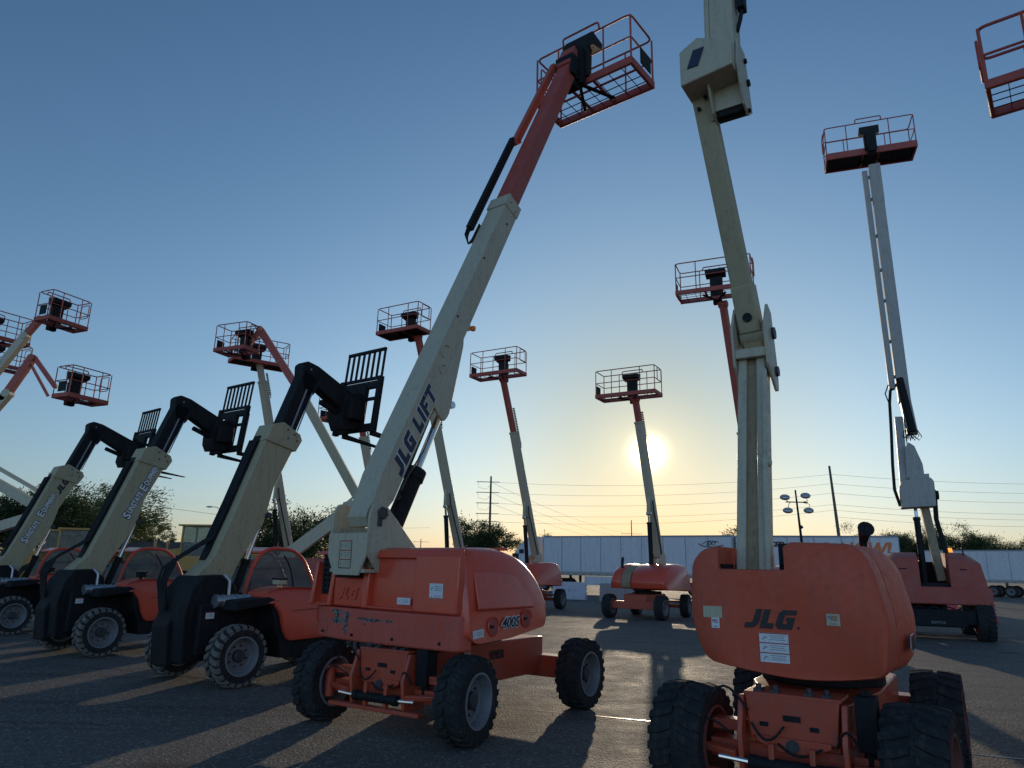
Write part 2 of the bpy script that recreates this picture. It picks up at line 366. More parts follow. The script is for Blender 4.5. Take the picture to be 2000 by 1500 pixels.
LOGO = [  # three slanted block capitals, x to the right, y up, height 1
    [(0.0, 0), (0.0, .28), (.30, .28), (.36, .36), (.36, 1), (.68, 1), (.68, .22), (.46, 0)],
    [(.78, 0), (.78, 1), (1.10, 1), (1.10, .28), (1.46, .28), (1.46, 0)],
    [(1.56, .18), (1.56, .82), (1.74, 1), (2.42, 1), (2.42, .74), (1.88, .74), (1.88, .27), (2.10, .27), (2.10, .42), (1.98, .42), (1.98, .62), (2.42, .62), (2.42, 0), (1.74, 0)]]
WORD = LOGO + [
    [(3.0, 0), (3.0, 1), (3.3, 1), (3.3, .28), (3.68, .28), (3.68, 0)],
    [(3.80, 0), (3.80, 1), (4.10, 1), (4.10, 0)],
    [(4.22, 0), (4.22, 1), (4.98, 1), (4.98, .74), (4.52, .74), (4.52, .60), (4.86, .60), (4.86, .36), (4.52, .36), (4.52, 0)],
    [(5.30, 0), (5.30, .74), (5.04, .74), (5.04, 1), (5.86, 1), (5.86, .74), (5.60, .74), (5.60, 0)]]
def logo(parent, origin, right, up, h, mat='decal_black', polys=LOGO, slant=0.35, depth=0.004, name='lettering', sx=1.0, outline=None):
    F_ = frame(origin, right, up)
    if outline:
        m = MB(F_)
        for P in polys:
            cx = sum(p[0] for p in P)/len(P); cy = 0.5
            q = [((p[0]+(0.05 if p[0] > cx else -0.05))*h*sx + slant*p[1]*h, (p[1]+(0.05 if p[1] > cy else -0.05))*h) for p in P]
            m.prism(q, 0.001, depth*0.5, 'xy')
        m.build('lettering_outline', outline, parent, smooth=False)
    m = MB(F_)
    for P in polys: m.prism([(p[0]*h*sx+slant*p[1]*h, p[1]*h) for p in P], 0.001, depth, 'xy')
    return m.build(name, mat, parent, smooth=False)
def warning_label(parent, origin, right, up, w_, h_, aged=False, rows=3, red=True, flag=False):
    """sticker centred on origin: sheet, red bars, a pictogram and grey lines of small print"""
    F_ = frame(origin, right, up); m = MB(F_); m.box((0, 0, 0.0015), (w_, h_, 0.003))
    o = m.build('warning_label', 'decal_aged' if aged else 'decal_white', parent, smooth=False)
    if aged and not flag:
        b_ = MB(F_)
        for q in (-1, 1): b_.box((q*w_*0.48, 0, 0.0035), (0.008, h_*0.98, 0.002)); b_.box((0, q*h_*0.485, 0.0035), (w_*0.95, 0.008, 0.002))
        b_.build('label_border', 'decal_black', o, smooth=False)
    r = MB(F_); g = MB(F_); rh = h_/rows
    if flag:
        g.box((-w_*0.28, h_*0.22, 0.0035), (w_*0.26, h_*0.22, 0.003))
        for i in range(4): r.box((w_*0.08, h_*(0.32-0.11*i), 0.0035), (w_*0.44, h_*0.05, 0.003))
        g.box((0, -h_*0.34, 0.0035), (w_*0.4, h_*0.1, 0.003))
    else:
        for i in range(rows):
            yc = h_/2-rh*(i+0.5)
            if red: r.box((0, yc+rh*0.44, 0.0035), (w_*0.98, rh*0.10, 0.003))
            g.tube([(-w_*0.38, yc-rh*0.22, 0.004), (-w_*0.30, yc+rh*0.12, 0.004), (-w_*0.22, yc-rh*0.05, 0.004)], min(w_, h_)*0.02, 4)
            for j in range(3): g.box((w_*0.13, yc+rh*(0.2-0.2*j), 0.0035), (w_*(0.55-0.1*(j % 2)), rh*0.06, 0.002))
    if len(r.bm.verts): r.build('label_bar', 'decal_red', o, smooth=False)
    g.build('label_print', 'decal_grey', o, smooth=False); return o
# ------------------------------------------------------------------ wheels
def tyre_mesh(R=0.42, W=0.30, dusty=False, lugs=22, name='wheel'):
    m = MB(); hw = W/2; r0_ = R*0.60
    prof = [(r0_, -hw*0.72), (r0_*1.05, -hw*0.92), (R*0.80, -hw*1.0), (R*0.90, -hw*0.96), (R*0.955, -hw*0.80), (R*0.955, hw*0.80), (R*0.90, hw*0.96), (R*0.80, hw*1.0), (r0_*1.05, hw*0.92), (r0_, hw*0.72), (r0_, -hw*0.72)]
    m.lathe(prof, n=48)
    m.mi = 1 if dusty else 0
    for k in range(lugs):
        for sgn in (-1, 1):
            a0 = 2*math.pi*(k+(0.5 if sgn > 0 else 0))/lugs
            pts = [(0.02*sgn, 0.0), (hw*0.55*sgn, 0.055), (hw*1.0*sgn, 0.075)]
            secs = []
            for (y, da) in pts:
                a = a0+da*1.7; wd = 0.040 if dusty else 0.034
                rt = R*1.0 if abs(y) < hw*0.9 else R*0.955
                rb = R*0.93 if abs(y) < hw*0.9 else R*0.84
                s_ = []
                for rr, dd in ((rb, -1), (rt, -0.8), (rt, 0.8), (rb, 1)):
                    ang = a+dd*wd/rr; s_.append((rr*math.cos(ang), y, rr*math.sin(ang)))
                secs.append(s_)
            m.loft(secs)
    return m.mesh(name, ['rubber', 'tread_dust'] if dusty else 'rubber', ang=30)
def rim_mesh(R=0.42, W=0.30, mat='rim', side=-1):
    """outer face towards side*y"""
    m = MB(); hw = W/2; s_ = side; r1 = R*0.61
    m.lathe([(r1*1.03, s_*hw*0.92), (r1*1.03, s_*hw*1.0), (r1*0.95, s_*hw*1.0), (r1*0.90, s_*hw*0.80), (r1*0.86, s_*hw*0.25), (r1*0.80, s_*hw*0.15), (r1*0.35, s_*hw*0.20), (0.001, s_*hw*0.20)], n=40)
    m.lathe([(r1*1.03, -s_*hw*0.92), (r1*1.03, -s_*hw*1.0), (r1*0.95, -s_*hw*1.0), (r1*0.90, -s_*hw*0.6), (r1*0.86, s_*hw*0.25)], n=40)
    return m.mesh('rim', mat)
def hub_mesh(R=0.42, W=0.30, side=-1):
    m = MB(); hw = W/2; s_ = side
    m.lathe([(R*0.20, s_*hw*0.19), (R*0.20, s_*hw*0.55), (R*0.15, s_*hw*0.65), (0.001, s_*hw*0.65)], n=20)
    for k in range(8):
        a = 2*math.pi*k/8; c = Vector((math.cos(a)*R*0.33, 0, math.sin(a)*R*0.33)); m.cyl(c+Vector((0, s_*hw*0.18, 0)), c+Vector((0, s_*hw*0.32, 0)), 0.014, n=6)
    return m.mesh('hub', 'hub')
WM = {}
def wheel(parent, x, y, R=0.42, W=0.30, side=-1, dusty=False, steer=0, xf=None, rim='rim', parts=True):
    k = (R, W, dusty, rim, side)
    if k not in WM: WM[k] = (tyre_mesh(R, W, dusty), rim_mesh(R, W, rim, side), hub_mesh(R, W, side))
    m = (xf or Matrix()) @ Matrix.Translation((x, y, R*0.99)) @ rz3(steer) @ Matrix.Rotation(random.uniform(0, 0.5), 4, 'Y')
    o = put('wheel', WM[k][0], parent); o.matrix_local = m
    if parts:
        put('rim', WM[k][1], o); put('hub', WM[k][2], o)
    return o
# ------------------------------------------------------------------ work platform
def basket(root, pos, yaw=0, L=2.3, D=0.9, H=1.1, mat='red', r=0.019, toe=0.16, mesh_floor='grid', console=True, placard=True, rail_mat=None):
    """pos: local point where the boom carries it (middle of the near edge, floor height); +x points out from the boom"""
    X = Matrix.Translation(pos) @ rz3(yaw); hl = L/2; rm = rail_mat or mat
    m = MB(X)
    for x in (0.03, D-0.03): m.mm(x-0.035, x+0.035, -hl, hl, 0, toe)
    for y in (-hl+0.035, hl-0.035): m.mm(0.066, D-0.066, y-0.034, y+0.034, 0, toe)
    m.mm(0.066, D-0.066, -0.28, -0.22, 0.0, 0.05); m.mm(0.066, D-0.066, 0.22, 0.28, 0.0, 0.05)
    bk = m.build('basket', mat, root, 0.02)
    m = MB(X)
    if mesh_floor == 'grid':
        n = max(6, int(L/0.27))
        for i in range(1, n): m.mm(0.06, D-0.06, -hl+L*i/n-0.006, -hl+L*i/n+0.006, 0.055, 0.067)
        for x in (0.3, 0.5, 0.7): m.mm(x*D/0.95-0.007, x*D/0.95+0.007, -hl+0.06, hl-0.06, 0.04, 0.054)
    else:
        m.mm(0.06, D-0.06, -hl+0.06, hl-0.06, 0.05, 0.062)
        for i in range(14): m.mm(0.07, D-0.07, -hl+L*(i+.5)/14-0.01, -hl+L*(i+.5)/14+0.01, 0.035, 0.05)
    m.build('floor_grate', 'black', bk, smooth=False)
    m = MB(X); e = 0.03
    cs = [(e, -hl+e), (D-e, -hl+e), (D-e, hl-e), (e, hl-e)]
    m.rect_loop([(x, y, H) for x, y in cs], r, 0.12)
    m.rect_loop([(x, y, H*0.55) for x, y in cs], r*0.85, 0.06)
    for x, y in cs: m.tube([(x, y, toe*0.5), (x, y, H-0.01)], r*0.95, 8)
    for f in (-0.22, 0.25): 
        for x in (e, D-e): m.tube([(x, L*f, toe*0.5), (x, L*f, H)], r*0.85, 8)
    m.rect_loop([(e-0.02, -0.42, H), (e-0.06, -0.42, H+0.13), (e-0.06, 0.42, H+0.13), (e-0.02, 0.42, H)], r, 0.08, closed=False)
    m.build('guard_rail', rm, bk)
    m = MB(X)
    m.rect_loop([(D*0.25, hl+0.02, H*0.95), (D*0.75, hl+0.02, H*0.95), (D*0.75, hl+0.02, H*0.5), (D*0.25, hl+0.02, H*0.5)], r*0.8, 0.06)
    m.build('gate', rm, bk)
    if console:
        m = MB(X)
        m.prism([(-0.05, 0.78), (0.28, 0.86), (0.30, 1.0), (-0.08, 1.06)], -0.32, 0.32)
        m.prism([(-0.06, 0.12), (0.06, 0.12), (0.10, 0.80), (-0.08, 0.80)], -0.2, 0.2)
        m.cyl((0.15, -0.18, 0.98), (0.16, -0.18, 1.08), 0.02, n=8); m.cyl((0.15, 0.16, 0.98), (0.16, 0.16, 1.08), 0.02, n=8)
        m.build('control_box', 'black_plastic', bk, 0.012)
    if placard:
        m = MB(X); m.mm(D*0.35, D*0.8, -hl-0.014, -hl-0.003, H*0.18, H*0.5); m.build('placard', 'black_plastic', bk, smooth=False)
    m = MB(X)
    m.mm(-0.30, 0.02, -0.10, 0.10, -0.06, 0.16); m.bar((-0.05, 0, 0.0), (D*0.75, -0.35, -0.02), 0.06, 0.05, (0, 1, 0)); m.bar((-0.05, 0, 0.0), (D*0.75, 0.35, -0.02), 0.06, 0.05, (0, 1, 0))
    m.mm(-0.22, -0.04, -0.14, 0.14, -0.1, 0.72)
    m.build('basket_mount', 'black', root, 0.008)
    return bk
def chassis(root, delta=0, WB=2.44, TR=1.98, R=0.42, W=0.30, mat='orange', steer=0, rim='rim', detail=False, hull=(0.42, 0.92), parts=True, zc=0.84):
    X = rz3(delta); hx = WB/2; y_ = TR/2
    m = MB(X)
    sec = lambda x, w_, z0, z1: [(x, -w_, z0), (x, w_, z0), (x, w_, z1), (x, -w_, z1)]
    m.loft([sec(-hx-0.05, 0.30, 0.36, zc-0.12), sec(-hx+0.35, 0.33, 0.36, zc-0.06), sec(-hx+0.75, 0.5, 0.40, zc), sec(hx-0.25, 0.5, 0.40, zc), sec(hx+0.02, 0.42, 0.44, zc-0.02)])
    ch = m.build('chassis', mat, root, 0.012)
    m = MB(X); m.cyl((0, 0, zc+0.002), (0, 0, zc+0.09), 0.50, n=36); m.build('slewing_ring', 'black', root, 0.01)
    m = MB(X)
    m.mm(hx-0.13, hx+0.13, -y_+W*0.4, y_-W*0.4, 0.34, 0.60)
    m.build('axle', mat, root, 0.015)
    m = MB(X)
    m.mm(-hx-0.07, -hx+0.12, -y_+W*0.4, y_-W*0.4, 0.33, 0.46); m.mm(-hx-0.07, -hx+0.07, -y_+W*0.45, y_-W*0.45, 0.52, 0.60)
    if detail:
        for s_ in (-1, 1):
            m.prism([(-hx-0.22, 0.26), (-hx+0.10, 0.24), (-hx+0.14, 0.78), (-hx-0.16, 0.80), (-hx-0.26, 0.55)], s_*0.36-0.02, s_*0.36+0.02)
            m.bar((-hx-0.24, s_*0.40, 0.40), (-hx-0.16, s_*0.72, 0.42), 0.05, 0.05)
            m.mm(-hx-0.26, -hx-0.21, s_*0.14-0.02, s_*0.14+0.02, 0.26, 0.50)
            m.cyl((-hx-0.12, s_*0.80, 0.28), (-hx-0.12, s_*0.80, 0.60), 0.05, n=12)
            m.prism([(-hx-0.30, -0.0), (-hx-0.02, 0.0), (-hx, 0.12*s_), (-hx-0.28, 0.14*s_)], 0.36, 0.40, 'xy') if False else None
        m.prism([(-0.30, 0.52), (0.30, 0.52), (0.33, 0.82), (-0.33, 0.82)], -hx-0.16, -hx-0.13, 'yz')
        m.prism([(-0.26, 0.50), (-0.10, 0.44), (0.10, 0.44), (0.26, 0.50), (0.26, 0.54), (-0.26, 0.54)], -hx-0.19, -hx-0.165, 'yz')
        m.mm(-hx-0.30, -hx-0.20, -0.62, 0.62, 0.24, 0.28)
        m.mm(-hx-0.16, -hx+0.2, -0.34, 0.34, 0.80, 0.83)
    m.build('steering_axle', mat, root, 0.008)
    if detail:
        m = MB(X)
        m.cyl((-hx-0.24, -0.24, 0.36), (-hx-0.24, 0.24, 0.36), 0.045, n=14); m.cyl((-hx-0.24, 0.24, 0.36), (-hx-0.24, 0.30, 0.36), 0.052, n=14); m.cyl((-hx-0.24, -0.30, 0.36), (-hx-0.24, -0.24, 0.36), 0.052, n=14)
        a = m.build('steering_cylinder', 'black', root, 0.004)
        for yy in (-0.15, 0.2): m = MB(X); m.mm(-hx-0.17, -hx-0.161, yy-0.03, yy+0.03, 0.60, 0.63); m.build('slot', 'black', root)
        m = MB(X); m.mm(-hx-0.17, -hx-0.161, -0.06, 0.06, 0.65, 0.69); m.build('slot', 'black', root)
        m = MB(X); m.cyl((-hx-0.205, 0.0, 0.49), (-hx-0.16, 0.0, 0.49), 0.045, n=12); m.build('pivot_pin', 'hub', root)
        for s_ in (-1, 1): m = MB(X); m.cyl((-hx-0.24, s_*0.30, 0.36), (-hx-0.24, s_*0.52, 0.37), 0.02, n=10); m.build('steering_rod', 'chrome', a)
        for s_ in (-1, 1):
            for yy in (0.12, 0.24): m = MB(X); m.mm(-hx-0.14, -hx-0.04, s_*yy-0.03, s_*yy+0.03, 0.83, 0.85); m.cyl((-hx-0.09, s_*yy, 0.85), (-hx-0.09, s_*yy, 0.88), 0.02, n=6); m.build('axle_bolt', 'hub', root)
        m = MB(X); m.mm(-hx-0.12, -hx+0.06, -0.56, -0.42, 0.50, 0.86); m.cyl((-hx-0.03, -0.49, 0.36), (-hx-0.03, -0.49, 0.52), 0.045, n=12)
        m.mm(-hx-0.08, -hx-0.02, -0.52, -0.46, 0.86, 0.90)
        m.build('axle_lockout_cylinder', 'black', root, 0.008)
        m = MB(X)
        for (y0_, y1_, zz, dz) in ((0.30, 0.62, 0.7, 0.16), (-0.2, 0.1, 0.50, -0.06), (0.28, 0.05, 0.62, -0.10), (-0.3, -0.45, 0.52, 0.12), (0.42, 0.8, 0.52, 0.10)):
            pts = [(-hx-0.20-0.04*math.sin(math.pi*k/8), y0_+(y1_-y0_)*k/8, zz+dz*math.sin(math.pi*k/8)) for k in range(9)]
            m.tube(pts, 0.009, 6)
        m.build('hydraulic_hose', 'black_plastic', root)
    for (x, s_) in ((-hx, -1), (-hx, 1), (hx, -1), (hx, 1)):
        wheel(root, x, s_*y_, R, W, s_, steer=steer if x < 0 else 0, xf=X, rim=rim, parts=parts)
    return ch
# ------------------------------------------------------------------ turret shells
def rpoly(pts, rs, seg=5):
    """polygon with rounded corners"""
    o = []; n = len(pts)
    for i, p in enumerate(pts):
        p = Vector(p); r = rs[i] if isinstance(rs, (list, tuple)) else rs
        if r <= 0: o.append(tuple(p)); continue
        a = (Vector(pts[i-1])-p); b = (Vector(pts[(i+1) % n])-p); f = min(r, a.length*.48, b.length*.48)
        q0 = p+a.normalized()*f; q1 = p+b.normalized()*f
        for k in range(seg+1):
            u = k/seg; o.append(tuple(q0*(1-u)**2+p*2*u*(1-u)+q1*u*u))
    return o
def hood(parent, name, prof, y0, y1, mat, inset=0.10, dz=0.06, bevel=0.05, side_lo=None):
    """side profile (x,z) lofted across y with tapering, rounded ends"""
    zt = max(p[1] for p in prof); zm = zt*0.45+min(p[1] for p in prof)*0.55
    prof = rpoly(prof, [0.30 if p[1] > zm else 0.06 for p in prof], 4); cx = sum(p[0] for p in prof)/len(prof)
    def S(y, k, lo=True):
        o = []
        for x, z in prof:
            fz = (z-min(p[1] for p in prof))/(zt-min(p[1] for p in prof))
            o.append((cx+(x-cx)*(1-k*0.10), y, z-dz*k*fz))
        return o
    w_ = y1-y0; i = min(inset, w_*0.3)
    def taper(y, s_):   # lean the sides inwards with height
        return y
    m = MB()
    secs = []
    for y, k in ((y0, 1.0), (y0+i*0.35, 0.35), (y0+i, 0.0), (y1-i, 0.0), (y1-i*0.35, 0.35), (y1, 1.0)): secs.append(S(y, k))
    m.loft(secs)
    for v in m.bm.verts:
        fz = max(0, (v.co.z-1.1)/0.9); c = (y0+y1)/2
        if v.co.y < c and y0 < -0.5: v.co.y += fz*0.13*((c-v.co.y)/(c-y0))**2
        if v.co.y > c and y1 > 0.5: v.co.y -= fz*0.13*((v.co.y-c)/(y1-c))**2
    return m.build(name, mat, parent, bevel, 3, ang=50)
def cable_tray(parent, a, b, off, w_=0.07, y=0.0, name='cable_carrier'):
    """hose carrier chain running beside the boom between a and b (x,z)"""
    a = Vector((a[0], y, a[1])); b = Vector((b[0], y, b[1])); d = (b-a); L = d.length; d.normalize(); nrm = Vector((-d.z, 0, d.x))
    m = MB(); p0 = a+nrm*off; n = int(L/0.07)
    for i in range(n):
        q = p0+d*(L*i/n); m.bar(q, q+d*(L/n*0.8), w_, 0.06)
    m.tube([p0, p0+nrm*-0.02, a+nrm*(off*0.4)-d*0.12, a+nrm*0.05], 0.02, 6)
    m.rect_loop([p0-d*0.02+nrm*0.02, p0-d*0.14, a+nrm*off*0.2-d*0.10], 0.018, 0.05, closed=False)
    return m.build(name, 'black_plastic', parent)
def lift_cyl(root, a, b, frac=0.55, r=0.07, y=0.0, name='lift_cylinder'):
    A = Vector((a[0], y, a[1])); B = Vector((b[0], y, b[1])); Mid = A.lerp(B, frac)
    m = MB(); m.cyl(A, Mid, r, n=20); m.cyl(Mid-(Mid-A).normalized()*0.08, Mid, r*1.2, n=20); m.cyl(A-Vector((0, r, 0)), A+Vector((0, r, 0)), r*0.9, n=16)
    o = m.build(name, 'black', root)
    m = MB(); m.cyl(Mid, B, r*0.55, n=16); m.cyl(B-Vector((0, r, 0)), B+Vector((0, r, 0)), r*0.8, n=12); m.build('cylinder_rod', 'chrome', o); return o
def straight_boom(root, piv, mid, tip, y=0.0, w_=0.26, h_=0.30, fw=0.2, fh=0.22, lug=0.35, c_in='cream', c_fly='red', tray=True, name='boom'):
    P = Vector((piv[0], y, piv[1])); Q = Vector((mid[0], y, mid[1])); T = Vector((tip[0], y, tip[1])); d = (Q-P).normalized(); nrm = Vector((-d.z, 0, d.x))
    m = MB(); m.bar(P, Q, w_, h_)
    L = P+d*((Q-P).length*lug)
    m.prism([((L-nrm*h_*0.5+d*0.55).x, (L-nrm*h_*0.5+d*0.55).z), ((L-nrm*h_*0.45-d*0.1).x, (L-nrm*h_*0.45-d*0.1).z), ((L-nrm*(h_*0.5+0.22)-d*0.18).x, (L-nrm*(h_*0.5+0.22)-d*0.18).z), ((L-nrm*(h_*0.5+0.20)+d*0.0).x, (L-nrm*(h_*0.5+0.20)+d*0.0).z)], y-0.07, y+0.07)
    m.cyl(P-Vector((0, w_*0.7, 0)), P+Vector((0, w_*0.7, 0)), 0.08, n=16)
    m.bar(Q-d*0.05, Q+d*0.03, w_*1.12, h_*1.12)
    bo = m.build(name, c_in, root, 0.012)
    m = MB(); m.bar(Q-d*0.3, T, fw, fh); m.cyl(T-Vector((0, fw*0.7, 0)), T+Vector((0, fw*0.7, 0)), fh*0.55, n=16)
    m.build('fly_boom', c_fly, root, 0.01)
    if tray: cable_tray(root, (Q.x-d.x*0.6, Q.z-d.z*0.6), ((Q+(T-Q)*0.45).x, (Q+(T-Q)*0.45).z), h_*0.75, y=y+w_*0.3)
    return L-nrm*(h_*0.5+0.17)-d*0.1
# ------------------------------------------------------------------ generic telescopic lift seen across the yard
GL = 'lifts parked across the yard'
def yard_lift(label, base, az, piv, mid, tip, bk, delta=5, turret='orange_hood', fly='red', cat='boom lift', band=False, bmat='red', steer=8, extra=None):
    t = thing('boom_lift', label, cat, (base[0], base[1], 0), az, GL)
    chassis(t, delta, steer=steer)
    x0 = piv[0]-0.45
    prof = [(x0, 0.98), (x0+0.02, 1.55), (x0+0.18, 1.86), (x0+0.9, 1.93), (x0+1.7, 1.86), (x0+2.2, 1.6), (x0+2.35, 1.25), (x0+2.3, 1.02)]
    ya, yb = (-0.62, -0.30) if band else (-0.15, 0.15)
    a = hood(t, 'turret_hood', prof, -1.13, ya, turret, 0.16)
    hood(t, 'turret_hood', prof, yb, 1.13, turret, 0.16)
    m = MB(); m.mm(x0+0.05, x0+2.2, -0.22, 0.22, 0.95, 1.25); m.build('turntable', 'black', t, 0.01)
    m = MB(); m.prism([(x0-0.03, -1.05), (x0-0.05, 0), (x0-0.03, 1.05), (x0+0.5, 1.12), (x0+0.5, -1.12)], 0.95, 1.22, 'xy'); m.build('counterweight', turret, t, 0.03)
    if band:
        m = MB(); m.prism(rpoly([(x, z*0.985) for x, z in prof], 0.12, 3), ya-0.02, yb+0.02); m.build('hood_band', 'tan', t, 0.02)
    m = MB()
    for s_ in (-1, 1): m.prism([(piv[0]-0.15, 1.2), (piv[0]-0.16, piv[1]+0.05), (piv[0]-0.02, piv[1]+0.16), (piv[0]+0.2, piv[1]+0.05), (piv[0]+0.75, 1.75), (piv[0]+0.7, 1.2)], s_*0.19-0.015, s_*0.19+0.015)
    m.build('boom_riser', 'cream', t, 0.006)
    lp = straight_boom(t, piv, mid, tip, c_fly=fly)
    lift_cyl(t, (piv[0]+0.62, 1.45), (lp.x, lp.z), 0.86, 0.085)
    m = MB(); m.tube([(piv[0]+0.1, 0.16, piv[1]+0.1), (lp.x*0.5+piv[0]*0.5, 0.2, lp.z*0.5+piv[1]*0.5), (lp.x-0.1, 0.17, lp.z+0.1), (lp.x-0.02, 0.17, lp.z+0.5)], 0.025, 6); m.build('hydraulic_hose', 'black_plastic', t)
    m = MB(); m.tube([(x0+1.9, -0.8, 1.75), (x0+1.88, -0.8, 2.0), (x0+1.84, -0.8, 2.12)], 0.05, 10); m.build('exhaust_pipe', 'black', t)
    d = Vector((tip[0]-mid[0], tip[1]-mid[1])).normalized()
    basket(t, (tip[0]+bk.get('dx', 0.12), bk.get('dy', 0.0), tip[1]+bk.get('dz', 0.0)), bk.get('yaw', 0), bk.get('L', 2.3), bk.get('D', 0.9), 1.1, bmat, mesh_floor=bk.get('floor', 'grid'), rail_mat=bk.get('rail'))
    return t
def side_plates(m, poly, ys, t=0.03):
    for y in ys: m.prism(poly, y-t/2, y+t/2)
# ================================================================== setting
m = MB(); m.mm(-1500, 1500, -300, 2500, -0.3, -0.012); structure(m.build('ground', 'soil', smooth=False))
m = MB(); m._f([(-140, -30, 0), (160, -30, 0), (160, 120, 0), (-140, 120, 0)], [(0, 1, 2, 3)]); structure(m.build('parking_lot', 'asphalt', smooth=False))
def seam(p0, p1, w_=0.012, seed=0):
    R_ = random.Random(seed); m = MB(); p0 = Vector(p0); p1 = Vector(p1); n = int((p1-p0).length/0.25)+1; d = (p1-p0).normalized(); s_ = Vector((-d.y, d.x)); off = 0; L_ = []; Rr = []
    for i in range(n+1):
        off += R_.uniform(-0.012, 0.012); q = p0.lerp(p1, i/n)+s_*off; ww = w_*R_.uniform(0.6, 1.5)
        L_.append((q.x+s_.x*ww, q.y+s_.y*ww, 0.004)); Rr.append((q.x-s_.x*ww, q.y-s_.y*ww, 0.004))
    V = L_+Rr; k = len(L_); m._f(V, [(i, i+1, i+1+k, i+k) for i in range(k-1)])
    return m
m = MB()
for i, (a, b) in enumerate((((-0.1, 9.6), (3.1, 8.35)), ((3.1, 8.35), (6.4, 6.9)), ((-9, 13.1), (-0.1, 9.6)), ((-14, 7.6), (-1.0, 5.2)))):
    s = seam(a, b, 0.010, i); me_ = s.mesh('tmp', 'seal', False); m.bm.from_mesh(me_); bpy.data.meshes.remove(me_)
structure(m.build('pavement_crack_seal', 'seal', smooth=False))
# ================================================================== foreground telescopic lift
t = thing('boom_lift', 'orange telescopic boom lift with scratched counterweight and 400S on its hood, raised basket top centre', 'boom lift', (-0.55, 9.15, 0), 52, 'lifts in the front row')
chassis(t, 5, steer=6, detail=True, rim='rim')
cw = MB(); cw.prism(rpoly([(-1.10, -1.12), (-1.28, -1.07), (-1.335, -0.35), (-1.345, 0.35), (-1.28, 0.95), (-1.16, 1.34), (-0.6, 1.40), (-1.08, -1.0)], [0.0, .10, .3, .3, .3, .15, 0, 0]), 0.86, 1.205, 'xy')
cwo = cw.build('counterweight', 'scuffed', t, 0.022, 3)
for y_, x_ in ((-0.85, -1.305), (-0.2, -1.345), (0.45, -1.35), (1.05, -1.278)):
    m = MB(); m.cyl((x_+0.01, y_, 0.93), (x_-0.004, y_, 0.93), 0.016, n=10); m.build('tie_down_hole', 'black', cwo)
pr = [(-1.23, 1.0), (-1.225, 1.5), (-1.20, 1.80), (-1.12, 1.885), (-0.60, 1.90), (-0.15, 1.80), (0.15, 1.55), (0.28, 1.28), (0.22, 1.06), (-0.5, 0.96), (-1.10, 0.93)]
hd = hood(t, 'turret_hood', pr, -1.14, 0.36, 'orange_hood', 0.12, bevel=0.035)
m = MB()
for (y0, y1, z0, z1) in ((-1.06, -0.42, 1.215, 1.80), (0.30, 0.40, 1.215, 1.80), (-0.42, 0.30, 1.215, 1.25), (-1.045, 0.40, 1.77, 1.862)):
    xr = lambda z: -1.292+0.045*(z-1.215)+max(0, z-1.8)*0.9
    m.loft([[(xr(z0), y0, z0), (xr(z0), y1, z0), (-1.17, y1, z0), (-1.17, y0, z0)], [(xr(z1), y0, z1), (xr(z1), y1, z1), (-1.17, y1, z1), (-1.17, y0, z1)]])
m.build('hood_rear_panel', 'orange_hood', hd, 0.03, 3)
m = MB(); 
m.loft([rect for rect in ([(x, -1.146+0.09*(x > -0.5)*(x+0.5), 1.25), (x, -1.17+0.10*(x > -0.5)*(x+0.5), 1.27), (x, -1.085+0.10*(x > -0.5)*(x+0.5), 1.64-0.10*max(0, x+0.7)), (x, -1.05+0.10*(x > -0.5)*(x+0.5), 1.66-0.10*max(0, x+0.7))] for x in (-1.06, -0.8, -0.5, -0.25, -0.05))])
m.build('hood_side_panel', 'orange_hood', hd, 0.012, 3)
m = MB(); m.box((-0.42, -0.42, 1.888), (0.07, 1.15, 0.03)); m.build('hood_rib', 'orange_hood', hd, 0.012)
for (x, z) in ((-0.80, 1.09), (-0.22, 1.15)):
    m = MB(); m.tube([(x+0.085*math.cos(a*math.pi/10), -1.146, z+0.095*math.sin(a*math.pi/10)) for a in range(20)], 0.008, 6, True)
    la = m.build('hood_latch', 'orange_hood', hd); m = MB(); m.cyl((x, -1.139, z), (x, -1.1435, z), 0.082, n=20); m.build('latch_recess_shade', 'dull_red', la); m = MB(); m.mm(x-0.05, x, -1.152, -1.142, z-0.015, z+0.015); m.build('latch_slot', 'black_plastic', la)  # darker red disc paints in the shade of the latch recess
text('400S', 0.15, 'decal_white', hd, (-0.52, -1.148, 1.118), (1, 0, 0.03), (0, 0, 1), name='lettering_outline', shear=0.25, bold=0.012, depth=0.002)
text('400S', 0.15, 'decal_black', hd, (-0.52, -1.152, 1.118), (1, 0, 0.03), (0, 0, 1), shear=0.25, bold=0.002, depth=0.002)
warning_label(hd, (-1.294, -0.30, 1.32), (0, -1, 0), (0, 0, 1), 0.20, 0.07, rows=1, red=False)
warning_label(hd, (-1.282, -0.76, 1.42), (0, -1, 0), (0, 0, 1), 0.19, 0.19, rows=2, red=False)
warning_label(hd, (-1.04, -1.143, 1.03), (1, 0, 0.1), (0, 0, 1), 0.17, 0.08, rows=1, red=False)
hl_ = hood(t, 'ground_control_hood', [(-1.16, 1.0), (-1.16, 1.6), (-1.12, 1.78), (-1.0, 1.87), (-0.5, 1.86), (-0.1, 1.7), (0.1, 1.3), (0.05, 0.98)], 0.98, 1.38, 'orange_hood', 0.08, bevel=0.03)
m = MB()
for (y0, y1, z0, z1) in ((0.96, 1.03, 1.215, 1.84), (1.30, 1.37, 1.215, 1.72), (1.03, 1.30, 1.215, 1.26), (1.03, 1.30, 1.80, 1.84)): m.loft([[(-1.27, y0, z0), (-1.27, y1, z0), (-1.10, y1, z0), (-1.10, y0, z0)], [(-1.22, y0-.01, z1), (-1.22, y1-.03, z1), (-1.10, y1-.03, z1), (-1.10, y0-.01, z1)]])
